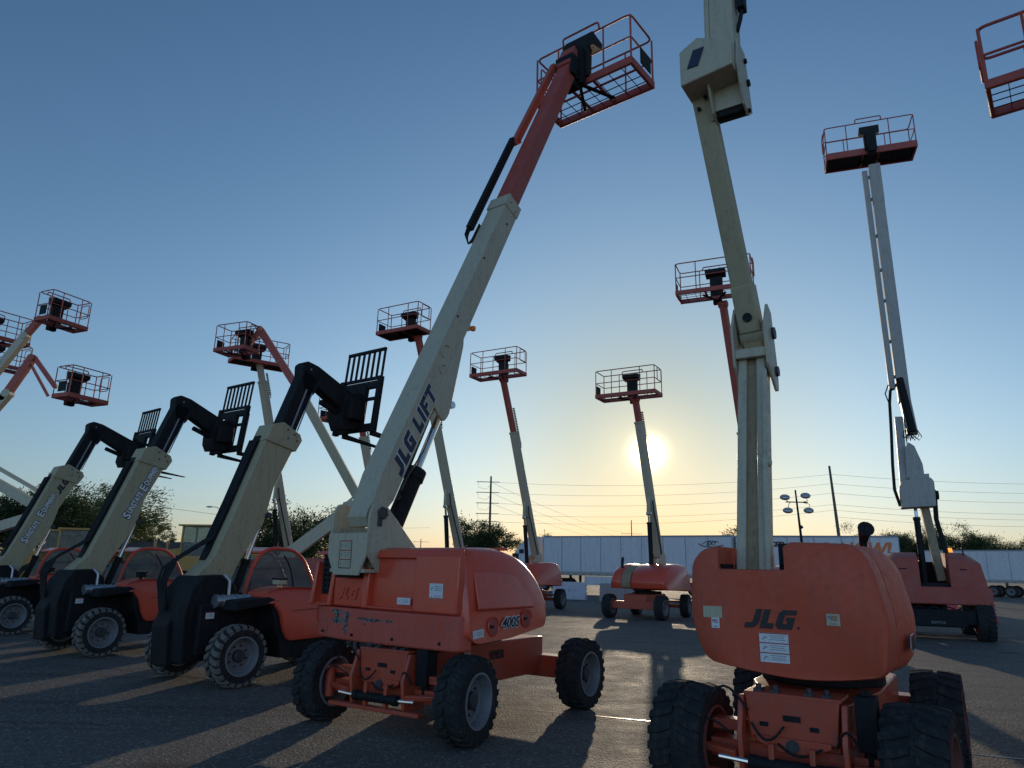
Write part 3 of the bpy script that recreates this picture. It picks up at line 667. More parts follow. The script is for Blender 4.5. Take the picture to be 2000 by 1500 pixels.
m.build('control_recess_frame', 'orange_hood', hl_, 0.015)
m = MB(); m.mm(-1.19, -1.155, 1.04, 1.24, 1.34, 1.80)
for i in range(7):
    for j in range(2): m.cyl((-1.19, 1.09+j*0.09, 1.38+i*0.06), (-1.22, 1.09+j*0.09, 1.38+i*0.06), 0.014, n=8)
m.build('control_panel', 'black_plastic', hl_, 0.004)
m = MB(); m.mm(-1.24, -1.0, 0.43, 0.94, 1.215, 1.54); dr = m.build('tail_door', 'orange_hood', t, 0.02)
m = MB(); m.mm(-1.20, -0.9, 0.36, 0.98, 1.21, 1.62); m.build('turntable_frame', 'black', t)
logo(dr, (-1.246, 0.87, 1.30), (0, -1, 0), (0, 0, 1), 0.13, 'orange_hood', depth=0.009, name='embossed_lettering', sx=1.05)
m = MB(); m.mm(-1.0, -0.1, -0.75, 1.0, 0.90, 1.0); m.mm(-0.5, 0.3, -0.4, 0.4, 0.86, 1.0); m.build('turntable', 'black', t)
m = MB()
m.prism([(0.33, 1.57), (0.76, 1.57), (0.885, 1.80), (0.885, 2.04), (0.215, 2.04), (0.215, 1.80)], -1.42, -1.39, 'yz')
side_plates(m, rpoly([(-1.40, 1.80), (-1.40, 2.24), (-1.34, 2.38), (-1.20, 2.40), (-1.10, 2.32), (-0.55, 1.82), (-0.55, 1.62), (-1.22, 1.60)], [.02, .05, .06, .06, .05, .03, 0, 0]), (0.23, 0.87), 0.03)
m.mm(-1.40, -1.0, 0.25, 0.85, 1.60, 1.64)
rs = m.build('boom_riser', 'cream', t, 0.006)
m = MB(); m.mm(-1.28, -1.25, 0.24, 0.86, 1.66, 2.1); m.build('riser_web', 'tan', rs)
m = MB(); m.cyl((-1.22, 0.19, 2.27), (-1.22, 0.25, 2.27), 0.05, n=16); m.cyl((-1.22, 0.18, 2.27), (-1.22, 0.21, 2.27), 0.075, n=6); m.mm(-1.28, -1.22, 0.195, 0.215, 2.12, 2.27); m.build('pivot_pin', 'hub', rs, 0.004)
warning_label(rs, (-1.422, 0.56, 1.80), (0, -1, 0), (0, 0, 1), 0.21, 0.31, aged=True)
P = Vector((-1.15, 0, 2.42)); Q = Vector((1.27, 0, 7.38)); d = (Q-P).normalized(); nr = Vector((-d.z, 0, d.x))
def bp(s, n, y=0.0): q = P+d*s+nr*n; return (q.x, y, q.z)
L5 = (Q-P).length
m = MB()
xz = lambda s, n: (bp(s, n)[0], bp(s, n)[2])
m.prism([xz(-0.12, 0.10), xz(-0.12, -0.10), xz(0.1, -0.17), xz(L5, -0.165), xz(L5+0.06, 0.15), xz(0.3, 0.155)], 0.32, 0.68)
m.prism([xz(-0.26, 0.1), xz(-0.34, 0.0), xz(-0.28, -0.12), xz(0.15, -0.14), xz(0.15, 0.13)], 0.34, 0.66)
m.bar(bp(L5-0.22, 0, 0.5), bp(L5+0.02, 0, 0.5), 0.39, 0.35)
m.prism(rpoly([xz(1.60, -0.12), xz(2.72, -0.14), xz(2.60, -0.20), xz(1.58, -0.44), xz(1.42, -0.40), xz(1.52, -0.14)], [0, 0, .1, .07, .07, 0]), 0.305, 0.345)
m.prism(rpoly([xz(1.60, -0.12), xz(2.72, -0.14), xz(2.60, -0.20), xz(1.58, -0.44), xz(1.42, -0.40), xz(1.52, -0.14)], [0, 0, .1, .07, .07, 0]), 0.655, 0.695)
m.tube([bp(2.3+0.10*math.cos(a*math.pi/8), 0.02+0.10*math.sin(a*math.pi/8), 0.305) for a in range(0, 9)], 0.008, 5); m.tube([bp(2.05+0.07*math.cos(a*math.pi/8), -0.05+0.07*math.sin(a*math.pi/8), 0.305) for a in range(0, 9)], 0.008, 5)
m.mm(*[sum(v) for v in ((bp(3.0, -0.2)[0], -0.04), (bp(3.0, -0.2)[0], 0.06))], 0.40, 0.50, bp(3.0, -0.2)[2]-0.05, bp(3.0, -0.2)[2]+0.06)
bo = m.build('base_boom', 'cream', t, 0.012)
m = MB()
for (s_, n_) in ((L5-0.1, 0.08), (L5-0.16, -0.08), (L5-0.5, -0.03), (2.9, 0.1), (1.5, 0.06), (4.1, 0.10)): m.cyl(bp(s_, n_, 0.300), bp(s_, n_, 0.322), 0.014, n=8)
m.build('bolt', 'hub', bo)
logo(bo, (bp(0.40, -0.135)[0], 0.316, bp(0.40, -0.135)[2]), d, nr, 0.215, 'decal_blue', WORD, slant=0.3, sx=1.0, outline='decal_white')
m = MB(); m.mm(0, 0, 0, 0, 0, 0) if False else None
m.bar(bp(3.05, -0.22, 0.62), bp(3.05, -0.30, 0.62), 0.1, 0.09); m.build('limit_switch', 'black', bo, 0.006)
m = MB(); m.mm(bp(3.02, -.27)[0]-0.02, bp(3.02, -.27)[0]+0.04, 0.34, 0.40, bp(3.02, -.27)[2]-0.04, bp(3.02, -.27)[2]+0.03); m.build('marker_lamp', 'amber', bo, 0.008)
m = MB(); m.tube([bp(0.25, -0.18, 0.28), bp(0.5, -0.20, 0.29), bp(0.9, -0.28, 0.3)], 0.012, 6); m.tube([(bp(0.16, -0.18)[0]+0.03*math.cos(a), 0.28, bp(0.16, -0.18)[2]+0.03*math.sin(a)) for a in [k*math.pi/5 for k in range(10)]], 0.008, 5, True); m.build('safety_pin', 'hub', bo)
m = MB(); m.tube([bp(0.5, -0.26, 0.42), bp(1.3, -0.24, 0.42), bp(2.0, -0.2, 0.42)], 0.022, 8); m.tube([bp(0.5, -0.26, 0.5), bp(1.3, -0.24, 0.5), bp(2.0, -0.2, 0.5)], 0.022, 8); m.build('hydraulic_hose', 'black_plastic', bo)
m = MB(); m.bar(bp(L5-0.4, 0, 0.5), bp(L5+4.30, 0, 0.5), 0.28, 0.27)
m.bar(bp(L5+4.1, 0.02, 0.5), bp(L5+4.62, 0.06, 0.5), 0.32, 0.30)
fl = m.build('fly_boom', 'red', t, 0.012)
m = MB(); m.bar(bp(L5+1.55, 0.22, 0.74), bp(L5+1.72, 0.15, 0.74), 0.10, 0.10); m.bar(bp(L5+1.62, 0.20, 0.74), bp(L5+4.2, 0.16, 0.74), 0.10, 0.13); m.build('hose_guard', 'orange', t, 0.01)
m = MB()
for i in range(34):
    s_ = L5-0.75+i*0.07; m.bar(bp(s_, 0.26, 0.76), bp(s_+0.055, 0.26, 0.76), 0.08, 0.11)
for k in (-0.03, 0.0, 0.03): m.tube([bp(L5-0.75, 0.28+k, 0.76), bp(L5-0.92, 0.26+k, 0.76), bp(L5-1.0, 0.16, 0.76), bp(L5-0.85, 0.10-k, 0.76), bp(L5-0.5, 0.10-k, 0.76)], 0.014, 6)
m.build('cable_carrier', 'black_plastic', t)
m = MB(); m.mm(3.1, 3.34, 0.36, 0.64, 10.75, 11.7); m.mm(2.95, 3.2, 0.30, 0.70, 10.9, 11.35); m.build('basket_rotator', 'black', t, 0.02)
basket(t, (3.42, 0.40, 10.92), 0, 2.25, 0.95, 1.12, 'red', 0.021, 0.17)
A_ = Vector((-0.98, 0.5, 1.70)); B_ = Vector((0.02, 0.5, 3.80)); C_ = A_.lerp(B_, 0.56)
m = MB(); m.cyl(A_, C_, 0.115, n=24); m.cyl(C_-(C_-A_).normalized()*0.14, C_, 0.135, n=24); m.tube([A_+Vector((-0.11, -0.03, 0.3)), C_+Vector((-0.12, -0.03, -0.1))], 0.012, 6)
lc = m.build('lift_cylinder', 'black', t, 0.006); m = MB(); m.cyl(C_, B_, 0.048, n=20); m.cyl(B_-Vector((0, 0.18, 0)), B_+Vector((0, 0.18, 0)), 0.05, n=16); m.build('cylinder_rod', 'chrome', lc)
text('109858', 0.14, 'decal_black', t, rz3(5)@Vector((0.02, -0.504, 0.69)), (math.cos(rad(5)), math.sin(rad(5)), 0), (0, 0, 1), bold=0.003, sx=0.75, name='chassis_number')
m = MB(rz3(5)); m.mm(-0.62, -0.50, -0.506, -0.501, 0.66, 0.77); m.build('chassis_label', 'decal_aged', t, smooth=False)
# ================================================================== foreground articulated lift
t = thing('boom_lift', 'matte orange articulating boom lift, big black JLG letters on its counterweight, foreground right', 'boom lift', (2.77, 6.65, 0), 57, 'lifts in the front row')
chassis(t, 0, WB=2.2, TR=1.60, W=0.41, detail=True, steer=-4, rim='rim_dirty', zc=0.80)
pts = [(-0.63, 0.97), (-0.30, 0.915), (0.02, 0.90), (0.34, 0.935), (0.70, 0.99), (0.82, 1.30), (0.79, 1.78), (0.69, 1.885), (0.575, 1.905), (0.575, 1.72), (0.03, 1.72), (0.03, 1.905), (-0.02, 1.94), (-0.50, 1.925), (-0.60, 1.76), (-0.69, 1.30)]
m = MB(); pp = rpoly(pts, [.08, .15, .2, .2, .10, .22, .12, .06, .0, .02, .02, .0, .02, .12, .15, .22], 4)
m.loft([[(-0.94, y, 1.42+(z-1.42)*0.94) if abs(y) > 0.0 else (-0.94, y, z) for y, z in pp], [(-1.0, y*0.97, 1.42+(z-1.42)*0.985) for y, z in pp]][::-1] + [[(-0.60, y, z) for y, z in pp]] if False else [[(-1.02, y*0.965, 1.42+(z-1.42)*0.975) for y, z in pp], [(-0.995, y*0.99, 1.42+(z-1.42)*0.992) for y, z in pp], [(-0.93, y, z) for y, z in pp], [(-0.55, y, z) for y, z in pp]])
cwt = m.build('counterweight', 'orange_matte', t, 0.0, ang=60)
def half(sel, xs):
    q = [(y, z) for y, z in pp if sel(y)]; m = MB(); secs = []
    for x, k, dz in xs: secs.append([(x, y*k, 1.42+(z-1.42)*dz) for y, z in q])
    m.loft(secs); return m
hr = half(lambda y: y <= 0.035, ((-0.552, 0.955, 0.965), (-0.542, 0.97, 0.98), (-0.538, 1.01, 1.005), (-0.1, 1.10, 1.01), (0.35, 1.10, 0.98), (0.65, 1.0, 0.90), (0.75, 0.85, 0.78))).build('engine_hood', 'orange_matte', t, 0.0, ang=60)
half(lambda y: y >= 0.57, ((-0.552, 0.955, 0.965), (-0.542, 0.97, 0.98), (-0.538, 1.01, 1.0), (0.2, 1.02, 0.97), (0.55, 0.98, 0.85), (0.65, 0.9, 0.7))).build('control_hood', 'orange_matte', t, 0.0, ang=60)
m = MB(); m.mm(-0.8, 0.7, -0.55, 0.5, 0.94, 1.05); m.cyl((0, 0, 0.78), (0, 0, 0.94), 0.45, n=28); m.mm(-0.9, -0.4, 0.56, 0.60, 1.1, 1.76); m.mm(-0.5, 0.6, 0.0, 0.04, 1.1, 1.7); m.build('turntable', 'black', t)
nx = -1.023
logo(cwt, (nx, 0.37, 1.27), (0, -1, 0), (0, 0, 1), 0.145, 'decal_black', slant=0.36, sx=1.04)
m = MB(); m.cyl((nx+0.002, -0.045, 1.285), (nx-0.003, -0.045, 1.285), 0.010, n=10); m.build('registered_mark', 'decal_black', cwt)
warning_label(cwt, (nx-0.001, 0.145, 1.13), (0, -1, 0), (0, 0, 1), 0.22, 0.22, rows=3)
warning_label(cwt, (nx, -0.30, 1.36), (0, -1, 0), (0, 0, 1), 0.095, 0.085, aged=True, flag=True)
warning_label(cwt, (nx+0.002, 0.60, 1.29), (0, -1, 0), (0, 0, 1), 0.065, 0.08, flag=True)
m = MB(); m.box((nx+0.001, 0.62, 1.375), (0.004, 0.155, 0.09)); m.build('old_sticker', 'decal_aged', cwt)
text('450A', 0.15, 'decal_white', hr, (-0.26, -0.752, 1.17), (1, 0, 0), (0, 0, 1), name='lettering_outline', shear=0.2, bold=0.012, depth=0.002)
text('450A', 0.15, 'decal_black', hr, (-0.26, -0.757, 1.17), (1, 0, 0), (0, 0, 1), shear=0.2, bold=0.002, depth=0.002)
m = MB(); m.tube([(0.1, -0.42, 1.88), (0.1, -0.42, 1.97), (0.06, -0.44, 2.05), (-0.02, -0.47, 2.09)], [0.03, 0.035, 0.05, 0.07], 14); m.build('exhaust_pipe', 'black', t)
# tower boom, lower
yc = 0.40
m = MB(); a, b = Vector((-0.50, 0, 1.0)), Vector((-0.12, 0, 3.80))
for y, y2 in ((0.515, 0.435), (0.315, 0.265)): m.bar(a+Vector((-0.06, y, 0)), b+Vector((-0.06, y2, 0)), 0.085, 0.20)
m.bar(a+Vector((-0.10, 0.53, 0)), a.lerp(b, 0.25)+Vector((-0.10, 0.515, -0.1)), 0.12, 0.21)
lb = m.build('lower_tower_boom', 'cream', t, 0.012)
m = MB(); m.bar(a+Vector((-0.05, 0.39, 0)), b+Vector((-0.05, 0.335, 0)), 0.16, 0.14); m.build('boom_channel', 'tan', lb)
m = MB(); m.bar((-0.66, 0.25, 1.1), (-0.50, 0.235, 2.70), 0.05, 0.07); m.bar((-0.50, 0.235, 2.68), (-0.42, 0.21, 3.55), 0.04, 0.05); m.cyl((-0.49, 0.19, 2.66), (-0.49, 0.27, 2.66), 0.045, n=14)
m.build('levelling_link', 'cream', t, 0.01)
m = MB(); m.cyl((-0.56, 0.12, 1.15), (-0.52, 0.12, 1.92), 0.055, n=16); m.mm(-0.60, -0.48, 0.08, 0.16, 1.76, 1.94); m.build('tower_lift_cylinder', 'black', t, 0.004)
m = MB()
side_plates(m, rpoly([(-0.40, 4.00), (-0.24, 4.26), (-0.10, 4.20), (0.02, 3.62), (0.0, 3.42), (-0.08, 3.40), (-0.36, 3.62)], .02), (0.19, 0.50), 0.025)
m.mm(-0.36, -0.30, 0.20, 0.49, 3.70, 3.79); m.mm(-0.26, -0.16, 0.20, 0.49, 3.60, 3.64)
m.build('tower_knuckle', 'cream', t, 0.006)
for z_, r_ in ((3.98, 0.06), (3.60, 0.05)): m = MB(); m.cyl((-0.12 if z_ > 3.8 else -0.08, 0.15, z_), (-0.12 if z_ > 3.8 else -0.08, 0.54, z_), r_, n=16); m.build('knuckle_pin', 'hub', t)
m = MB(); m.bar((-0.12, 0.35, 3.85), (-1.02, 0.50, 6.42), 0.19, 0.15); m.cyl((-0.12, 0.22, 3.98), (-0.12, 0.47, 3.98), 0.13, n=20)
m.bar((-0.18, 0.355, 4.0), (-0.32, 0.38, 4.45), 0.215, 0.18)
ub = m.build('upper_tower_boom', 'cream_dark', t, 0.014)
m = MB(); m.bar((-0.12, 0.39, 4.35), (-0.90, 0.50, 6.45), 0.07, 0.04); m.build('levelling_link', 'cream', t, 0.006)
m = MB(); m.cyl((-0.29, 0.36, 4.12), (-0.325, 0.36, 4.12), 0.045, n=14); m.cyl((-1.04, 0.44, 6.18), (-1.06, 0.44, 6.18), 0.02, n=8); m.cyl((-1.0, 0.52, 6.1), (-1.02, 0.52, 6.1), 0.02, n=8); m.build('access_hole', 'black', ub)
# upright housing carrying the main boom
m = MB()
m.prism([(0.60, 6.20), (0.60, 6.58), (0.42, 6.68), (0.10, 6.52), (0.10, 6.26)], -1.30, -0.72, 'yz')
ho = m.build('upright_housing', 'cream', t, 0.012)
m = MB(); side_plates(m, [(-1.22, 6.32), (-1.15, 6.62), (-0.90, 6.62), (-0.74, 6.05), (-0.90, 5.93), (-1.04, 5.98)], (0.085, 0.375), 0.02)
m.prism([(-1.02, 6.30), (-1.00, 6.02), (-0.98, 6.02), (-1.00, 6.30)], 0.095, 0.365); m.prism([(-1.15, 6.5), (-1.02, 6.28), (-0.8, 6.28), (-0.8, 6.5)], 0.095, 0.365)
m.build('upright_bracket', 'cream', t, 0.003)
m = MB(); m.mm(-0.98, -0.86, 0.10, 0.36, 5.96, 6.08); m.cyl((-0.92, 0.05, 5.97), (-0.92, 0.42, 5.97), 0.022, n=10); m.build('master_cylinder', 'black', t, 0.004)
for x_, z_, r_ in ((-0.88, 6.3, 0.035), (-0.95, 6.5, 0.025)): m = MB(); m.cyl((x_, 0.05, z_), (x_, 0.08, z_), r_, n=8); m.build('bolt', 'black', t)
m = MB(frame((-1.302, 0.45, 6.45), (0, -1, 0), (0, 0, 1))); m.prism([(-0.075, -0.09), (0.03, -0.09), (0.095, 0.09), (-0.01, 0.09)], 0.0, 0.01, 'xy'); m.build('diamond_emblem', 'decal_blue', ho)
m = MB(); m.bar((-1.06, 0.22, 6.40), (-0.80, 0.22, 10.2), 0.23, 0.26); m.bar((-1.12, 0.36, 6.68), (-0.90, 0.36, 9.9), 0.05, 0.10); m.build('base_boom', 'cream', t, 0.012)
m = MB(); m.bar((-0.82, 0.22, 9.9), (-0.55, 0.22, 13.3), 0.24, 0.26); m.build('fly_boom', 'red', t, 0.012)
m = MB(); m.bar((-1.0, 0.05, 7.05), (-0.90, 0.05, 9.0), 0.07, 0.12); m.tube([(-1.0, 0.05, 7.05), (-1.0, 0.07, 6.95), (-1.03, 0.10, 6.8)], 0.02, 6); m.build('cable_carrier', 'black_plastic', t)
m = MB(); m.bar((-0.56, 0.22, 13.2), (0.3, 0.22, 13.6), 0.14, 0.2); m.build('jib', 'red', t, 0.01)
basket(t, (0.45, 0.22, 13.4), 0, 1.8, 0.8)
# ================================================================== large articulated lift on the right
t = thing('boom_lift', 'large faded red articulating lift with pale grey upper booms and a glowing amber beacon', 'boom lift', (12.35, 21.9, 0), 66, GL)
chassis(t, 0, WB=2.5, TR=2.5, R=0.52, W=0.42, mat='black', steer=0, rim='dull_red', zc=0.92)
m = MB(); m.mm(-1.60, -1.3, -1.05, 1.0, 0.42, 0.80); m.mm(-1.66, -1.60, -0.8, 0.8, 0.36, 0.62); m.build('bumper', 'black', t, 0.02)
m = MB()
for k in range(5): m.tube([(-1.62, -0.9+0.35*k, 0.82), (-1.60, -0.75+0.35*k, 0.88), (-1.58, -0.6+0.35*k, 0.80)], 0.02, 6)
m.build('hydraulic_hose', 'black_plastic', t)
text('RWT7A', 0.10, 'decal_grey', t, (-1.665, -0.12, 0.46), (0, -1, 0), (0, 0, 1))
for y0, y1, nm in ((0.18, 1.20, 'engine_hood'), (-1.40, -0.55, 'tank_hood')):
    a, b = (y0, y1) if y0 > 0 else (y1, y0)
    m = MB(); P2 = lambda yy, d1, d2: [(-1.47, yy, 1.35), (-1.43, yy, 2.16-d1), (-0.9, yy, 2.34-d2), (1.2, yy, 2.34-d2), (1.5, yy, 2.0-d1), (1.5, yy, 1.35)]
    e = (b-a)
    m.loft([P2(a, 0, 0), P2(a+e*0.55, 0, 0.0), P2(a+e*0.90, 0.12, 0.22), P2(b+e*0.04, 0.80, 0.97)]); nmo = m.build(nm, 'dull_red', t, 0.02)
    m = MB(); m.mm(-0.2, -0.17, min(a, a+e*0.6), max(a, a+e*0.6), 2.335, 2.35); m.mm(-1.452, -1.447, min(a+e*0.3, a+e*0.5), max(a+e*0.3, a+e*0.5), 1.86, 1.89); m.build('panel_seam', 'black', nmo, smooth=False)
m = MB(); m.loft([[(-1.50, y, z), (-1.5+0.0, y, z2), (1.5, y, z2), (1.5, y, z)] for y, z, z2 in ((-1.50, 1.05, 1.38), (-1.40, 0.93, 1.40), (1.22, 0.93, 1.40), (1.30, 1.05, 1.38))]); m.build('counterweight', 'dull_red', t, 0.03)
m = MB(); m.mm(-1.30, 1.2, -0.55, 0.18, 1.40, 1.5); m.mm(0.3, 1.2, -0.54, 0.17, 1.5, 2.1); m.build('boom_well', 'black', t)
m = MB(); m.bar((-0.75, -0.42, 1.55), (-0.60, -0.22, 3.75), 0.22, 0.24); m.build('lower_boom', 'tan', t, 0.012)
lift_cyl(t, (-0.95, 1.4), (-0.66, 3.7), 0.85, 0.085, y=0.02)
m = MB()
for k in (0, 0.05): m.tube([(-0.9, -0.62-k*.5, 1.5), (-0.8, -0.58-k, 2.4), (-0.68, -0.46-k, 3.3), (-0.6, -0.50-k, 3.9), (-0.5, -0.56, 4.15), (-0.4, -0.45, 4.25)], 0.04, 8)
m.tube([(-0.6, 0.40, 3.7), (-0.55, 0.50, 4.2), (-0.35, 0.46, 5.0), (-0.15, 0.38, 6.0), (0.0, 0.32, 7.0), (0.0, 0.26, 7.4), (0, 0.05, 7.6)], 0.045, 8)
m.tube([(-0.05, 0.32, 6.9), (-0.05, 0.42, 7.3), (0.0, 0.30, 7.6)], 0.02, 6)
m.build('hydraulic_hose', 'black_plastic', t)
m = MB(); m.prism(rpoly([(0.38, 3.62), (0.40, 4.22), (0.30, 4.42), (-0.44, 4.50), (-0.52, 4.38), (-0.50, 3.66)], .05), -0.98, -0.30, 'yz'); m.prism([(0.10, 4.44), (0.10, 4.56), (-0.42, 4.62), (-0.42, 4.50)], -0.92, -0.5, 'yz'); hz_ = m.build('mid_pivot_housing', 'grey', t, 0.015)
m = MB(); m.cyl((-0.7, -0.50, 4.0), (-0.7, -0.62, 4.0), 0.13, n=16); m.build('pivot_cap', 'black', hz_)
m = MB(); m.bar((-0.50, 0.22, 4.35), (-0.02, 0.12, 6.5), 0.23, 0.24); m.prism([(0.15, 4.45), (0.10, 5.45), (-0.02, 5.62), (-0.16, 5.5), (-0.32, 4.95), (-0.34, 4.45)], -0.62, -0.42, 'yz'); m.build('upper_riser', 'grey', t, 0.012)
m = MB(); m.tube([(-0.35, 0.0, 5.4), (-0.1, -0.02, 6.4)], 0.02, 6); m.build('riser_rod', 'chrome', t)
m = MB(); m.bar((-0.06, -0.20, 5.95), (0.02, -0.10, 7.3), 0.30, 0.34); m.bar((0.0, -0.10, 7.0), (0.68, -0.10, 15.75), 0.34, 0.34); m.bar((0.56, -0.10, 14.2), (0.68, -0.10, 15.76), 0.36, 0.36); mb_ = m.build('main_boom', 'grey', t, 0.012)
m = MB(); m.cyl((-0.28, -0.20, 6.0), (-0.15, -0.02, 7.75), 0.11, n=20); m.build('main_lift_cylinder', 'black', t, 0.006)
m = MB()
for k in range(8): m.tube([(-0.30, -0.32+0.05*k, 6.05), (-0.33, -0.42+0.07*k, 5.82+0.04*(k % 3)), (-0.28, -0.35+0.06*k, 5.72+0.05*(k % 2)), (-0.22, -0.1, 6.0)], 0.014, 5)
m.build('hose_bundle', 'black_plastic', t)
m = MB(); m.bar((0.04, 0.20, 7.45), (0.70, 0.22, 15.6), 0.17, 0.22)
for f in (0.05, 0.2, 0.38, 0.52, 0.68, 0.86, 0.97): q_ = Vector((0.04, 0.20, 7.45)).lerp(Vector((0.70, 0.22, 15.6)), f); m.mm(q_.x-0.05, q_.x+0.05, q_.y-0.22, q_.y-0.08, q_.z-0.05, q_.z+0.05)
m.build('jib_hose_duct', 'grey', t, 0.008)
basket(t, (0.60, -0.06, 16.25), 4, 2.95, 1.0, 1.3, 'red', 0.02, 0.26, mesh_floor='solid', placard=False)
m = MB(); m.cyl((-0.6, -0.72, 2.3), (-0.6, -0.72, 2.36), 0.05, n=14); bb = m.build('beacon_base', 'black', t); m = MB(); m.cyl((-0.6, -0.72, 2.36), (-0.6, -0.72, 2.48), 0.085, 0.07, n=16); m.build('beacon_lens', 'beacon', bb)
m = MB(); m.tube([(-1.1, -0.98, 2.1), (-1.1, -0.98, 2.46), (-0.9, -0.98, 2.48)], 0.018, 6); m.build('grab_handle', 'black', t)
# ================================================================== telescopic lifts across the yard
yard_lift('orange telescopic lift with a cream band round its hood, standing under the low sun', (5.2, 27.4), 232, (-1.0, 2.2), (0.36, 7.25), (0.62, 8.1), dict(dx=-0.25, dy=-0.25, dz=0.05, yaw=8, L=2.45), band=True)
yard_lift('orange telescopic lift with red upper boom beside the white plastic barrier', (0.75, 31.2), 232, (-0.75, 2.15), (1.02, 7.35), (1.85, 9.55), dict(dx=0.0, dy=0.0, dz=0.0, yaw=8, L=2.35))
yard_lift('telescopic lift almost hidden behind the diagonal cream boom with a bright red upper boom', (-2.75, 28.0), 232, (-1.3, 2.3), (0.55, 7.6), (1.62, 10.4), dict(dx=0.0, dy=-0.45, dz=0.05, yaw=8, L=2.05, floor='solid'))
yard_lift('telescopic lift, basket and red upper boom behind the tall folded cream boom', (8.5, 24.0), 232, (0.0, 2.2), (1.57, 6.1), (2.62, 10.2), dict(dx=0.1, dy=-0.15, dz=0.15, yaw=14, L=2.4))
yard_lift('distant telescopic lift with its basket half hidden behind the black fork carriage', (-6.0, 33.0), 232, (-0.6, 1.95), (1.2, 7.3), (1.48, 8.2), dict(dx=-0.1, dy=-1.0, dz=-0.1, yaw=0, L=2.2))
yard_lift('distant telescopic lift rising behind the nearest telehandler boom, its basket below the left jib', (-9.7, 31.0), 232, (-0.55, 1.9), (1.7, 9.2), (1.95, 9.95), dict(dx=-0.2, dy=-0.6, dz=-0.05, yaw=73, L=2.35, floor='solid'), fly='cream')
# ================================================================== articulated lifts on the left
def folded_lift(label, base, az, segs, bk, body=True, delta=5, tur='red', extra=None, cream=None, group='articulating lifts on the left'):
    t = thing('boom_lift', label, 'boom lift', (base[0], base[1], 0), az, group)
    chassis(t, delta, parts=body)
    hood(t, 'turret_hood', [(-1.1, 1.0), (-1.1, 1.7), (-0.9, 1.88), (0.6, 1.85), (1.1, 1.5), (1.1, 1.0)], -1.1, -0.25, tur, 0.12)
    hood(t, 'turret_hood', [(-1.1, 1.0), (-1.1, 1.7), (-0.9, 1.88), (0.6, 1.85), (1.1, 1.5), (1.1, 1.0)], 0.25, 1.1, tur, 0.12)
    m = MB(); m.mm(-1.0, 1.0, -0.25, 0.25, 0.9, 1.3); m.build('turntable', 'black', t)
    for (nm, mat, w_, h_, y, a, b) in segs:
        m = MB(); A = Vector((a[0], y, a[1])); B = Vector((b[0], y, b[1])); m.bar(A, B, w_, h_)
        m.cyl(A-Vector((0, w_*.6, 0)), A+Vector((0, w_*.6, 0)), h_*0.45, n=14); m.cyl(B-Vector((0, w_*.6, 0)), B+Vector((0, w_*.6, 0)), h_*0.5, n=14)
        m.build(nm, mat, t, 0.01)
    if bk: basket(t, bk[0], bk[1], bk[2], bk[3], 1.1, 'red', 0.019)
    if extra: extra(t)
    return t
def upright(t):
    m = MB(); side_plates(m, [(x*1.35, 1.7+(z-1.7)*1.35) for x, z in ((-0.75, 2.35), (-0.48, 3.05), (-0.55, 3.35), (-0.95, 3.45), (-1.55, 3.95), (-1.60, 3.80), (-1.25, 3.1), (-1.1, 2.6))], (-0.25, 0.25), 0.03)
    o = m.build('upright_plates', 'cream', t, 0.004); m = MB()
    for x, z in ((-0.97, 3.3), (-1.2, 3.25), (-1.18, 3.6), (-0.97, 2.9)): m.cyl((x, -0.28, z), (x, 0.28, z), 0.035, n=8)
    m.build('bolt', 'hub', o)
    m = MB(); m.bar((-0.8, 0.22, 3.85), (-2.6, 0.22, 5.5), 0.06, 0.08); m.build('levelling_link', 'cream', t)
folded_lift('red articulating lift, its long leaning boom crossing the sky between two telehandlers', (-7.0, 27.3), 180,
    [('lower_tower_boom', 'cream', 0.34, 0.46, 0, (1.28, 1.9), (-0.6, 3.39)), ('main_boom', 'cream_dark', 0.30, 0.34, 0, (-1.62, 3.52), (1.5, 8.45)), ('fly_boom', 'red', 0.26, 0.28, 0, (1.4, 8.25), (3.2, 10.75)), ('jib', 'red', 0.18, 0.2, 0, (3.2, 10.75), (3.78, 9.87))],
    ((3.72, 0.1, 9.62), 68, 1.55, 0.85), extra=upright)
def jibpair(t):
    m = MB(); m.bar((8.25-4.15, 0.0, 8.28), (9.1-4.15, 0, 7.1), 0.07, 0.08); m.build('levelling_link', 'red', t)
folded_lift('articulating lift at left edge with a drooping double jib and raised basket', (-21.0, 24.0), 0,
    [('main_boom', 'cream', 0.24, 0.30, 0, (0.1, 1.9), (3.55, 7.15)), ('fly_boom', 'red', 0.2, 0.26, 0, (3.45, 7.0), (4.15, 8.45)), ('jib', 'red', 0.12, 0.14, 0, (4.2, 8.5), (5.12, 7.45))],
    ((5.75, 0.1, 6.90), -24, 1.5, 0.85), body=False, extra=jibpair)
folded_lift('articulating lift at left edge with the topmost basket on a short curved jib', (-22.0, 24.3), 0,
    [('main_boom', 'cream', 0.24, 0.26, 0, (0.2, 1.9), (4.55, 9.35)), ('fly_boom', 'red', 0.18, 0.22, 0, (4.5, 9.3), (4.95, 10.0)), ('jib', 'black', 0.12, 0.14, 0, (4.95, 10.0), (5.25, 10.12))],
    ((5.42, 0.1, 9.72), -24, 1.5, 0.8), body=False)
folded_lift('articulating lift cut by the left edge, only its red basket showing behind a slanting boom', (-24.6, 26.2), 0,
    [('main_boom', 'cream', 0.24, 0.26, 0, (0.2, 1.9), (3.6, 9.2)), ('fly_boom', 'red', 0.18, 0.22, 0, (3.5, 9.1), (4.2, 9.9))],
    ((4.35, 0.0, 9.65), -30, 2.2, 0.9), body=False)
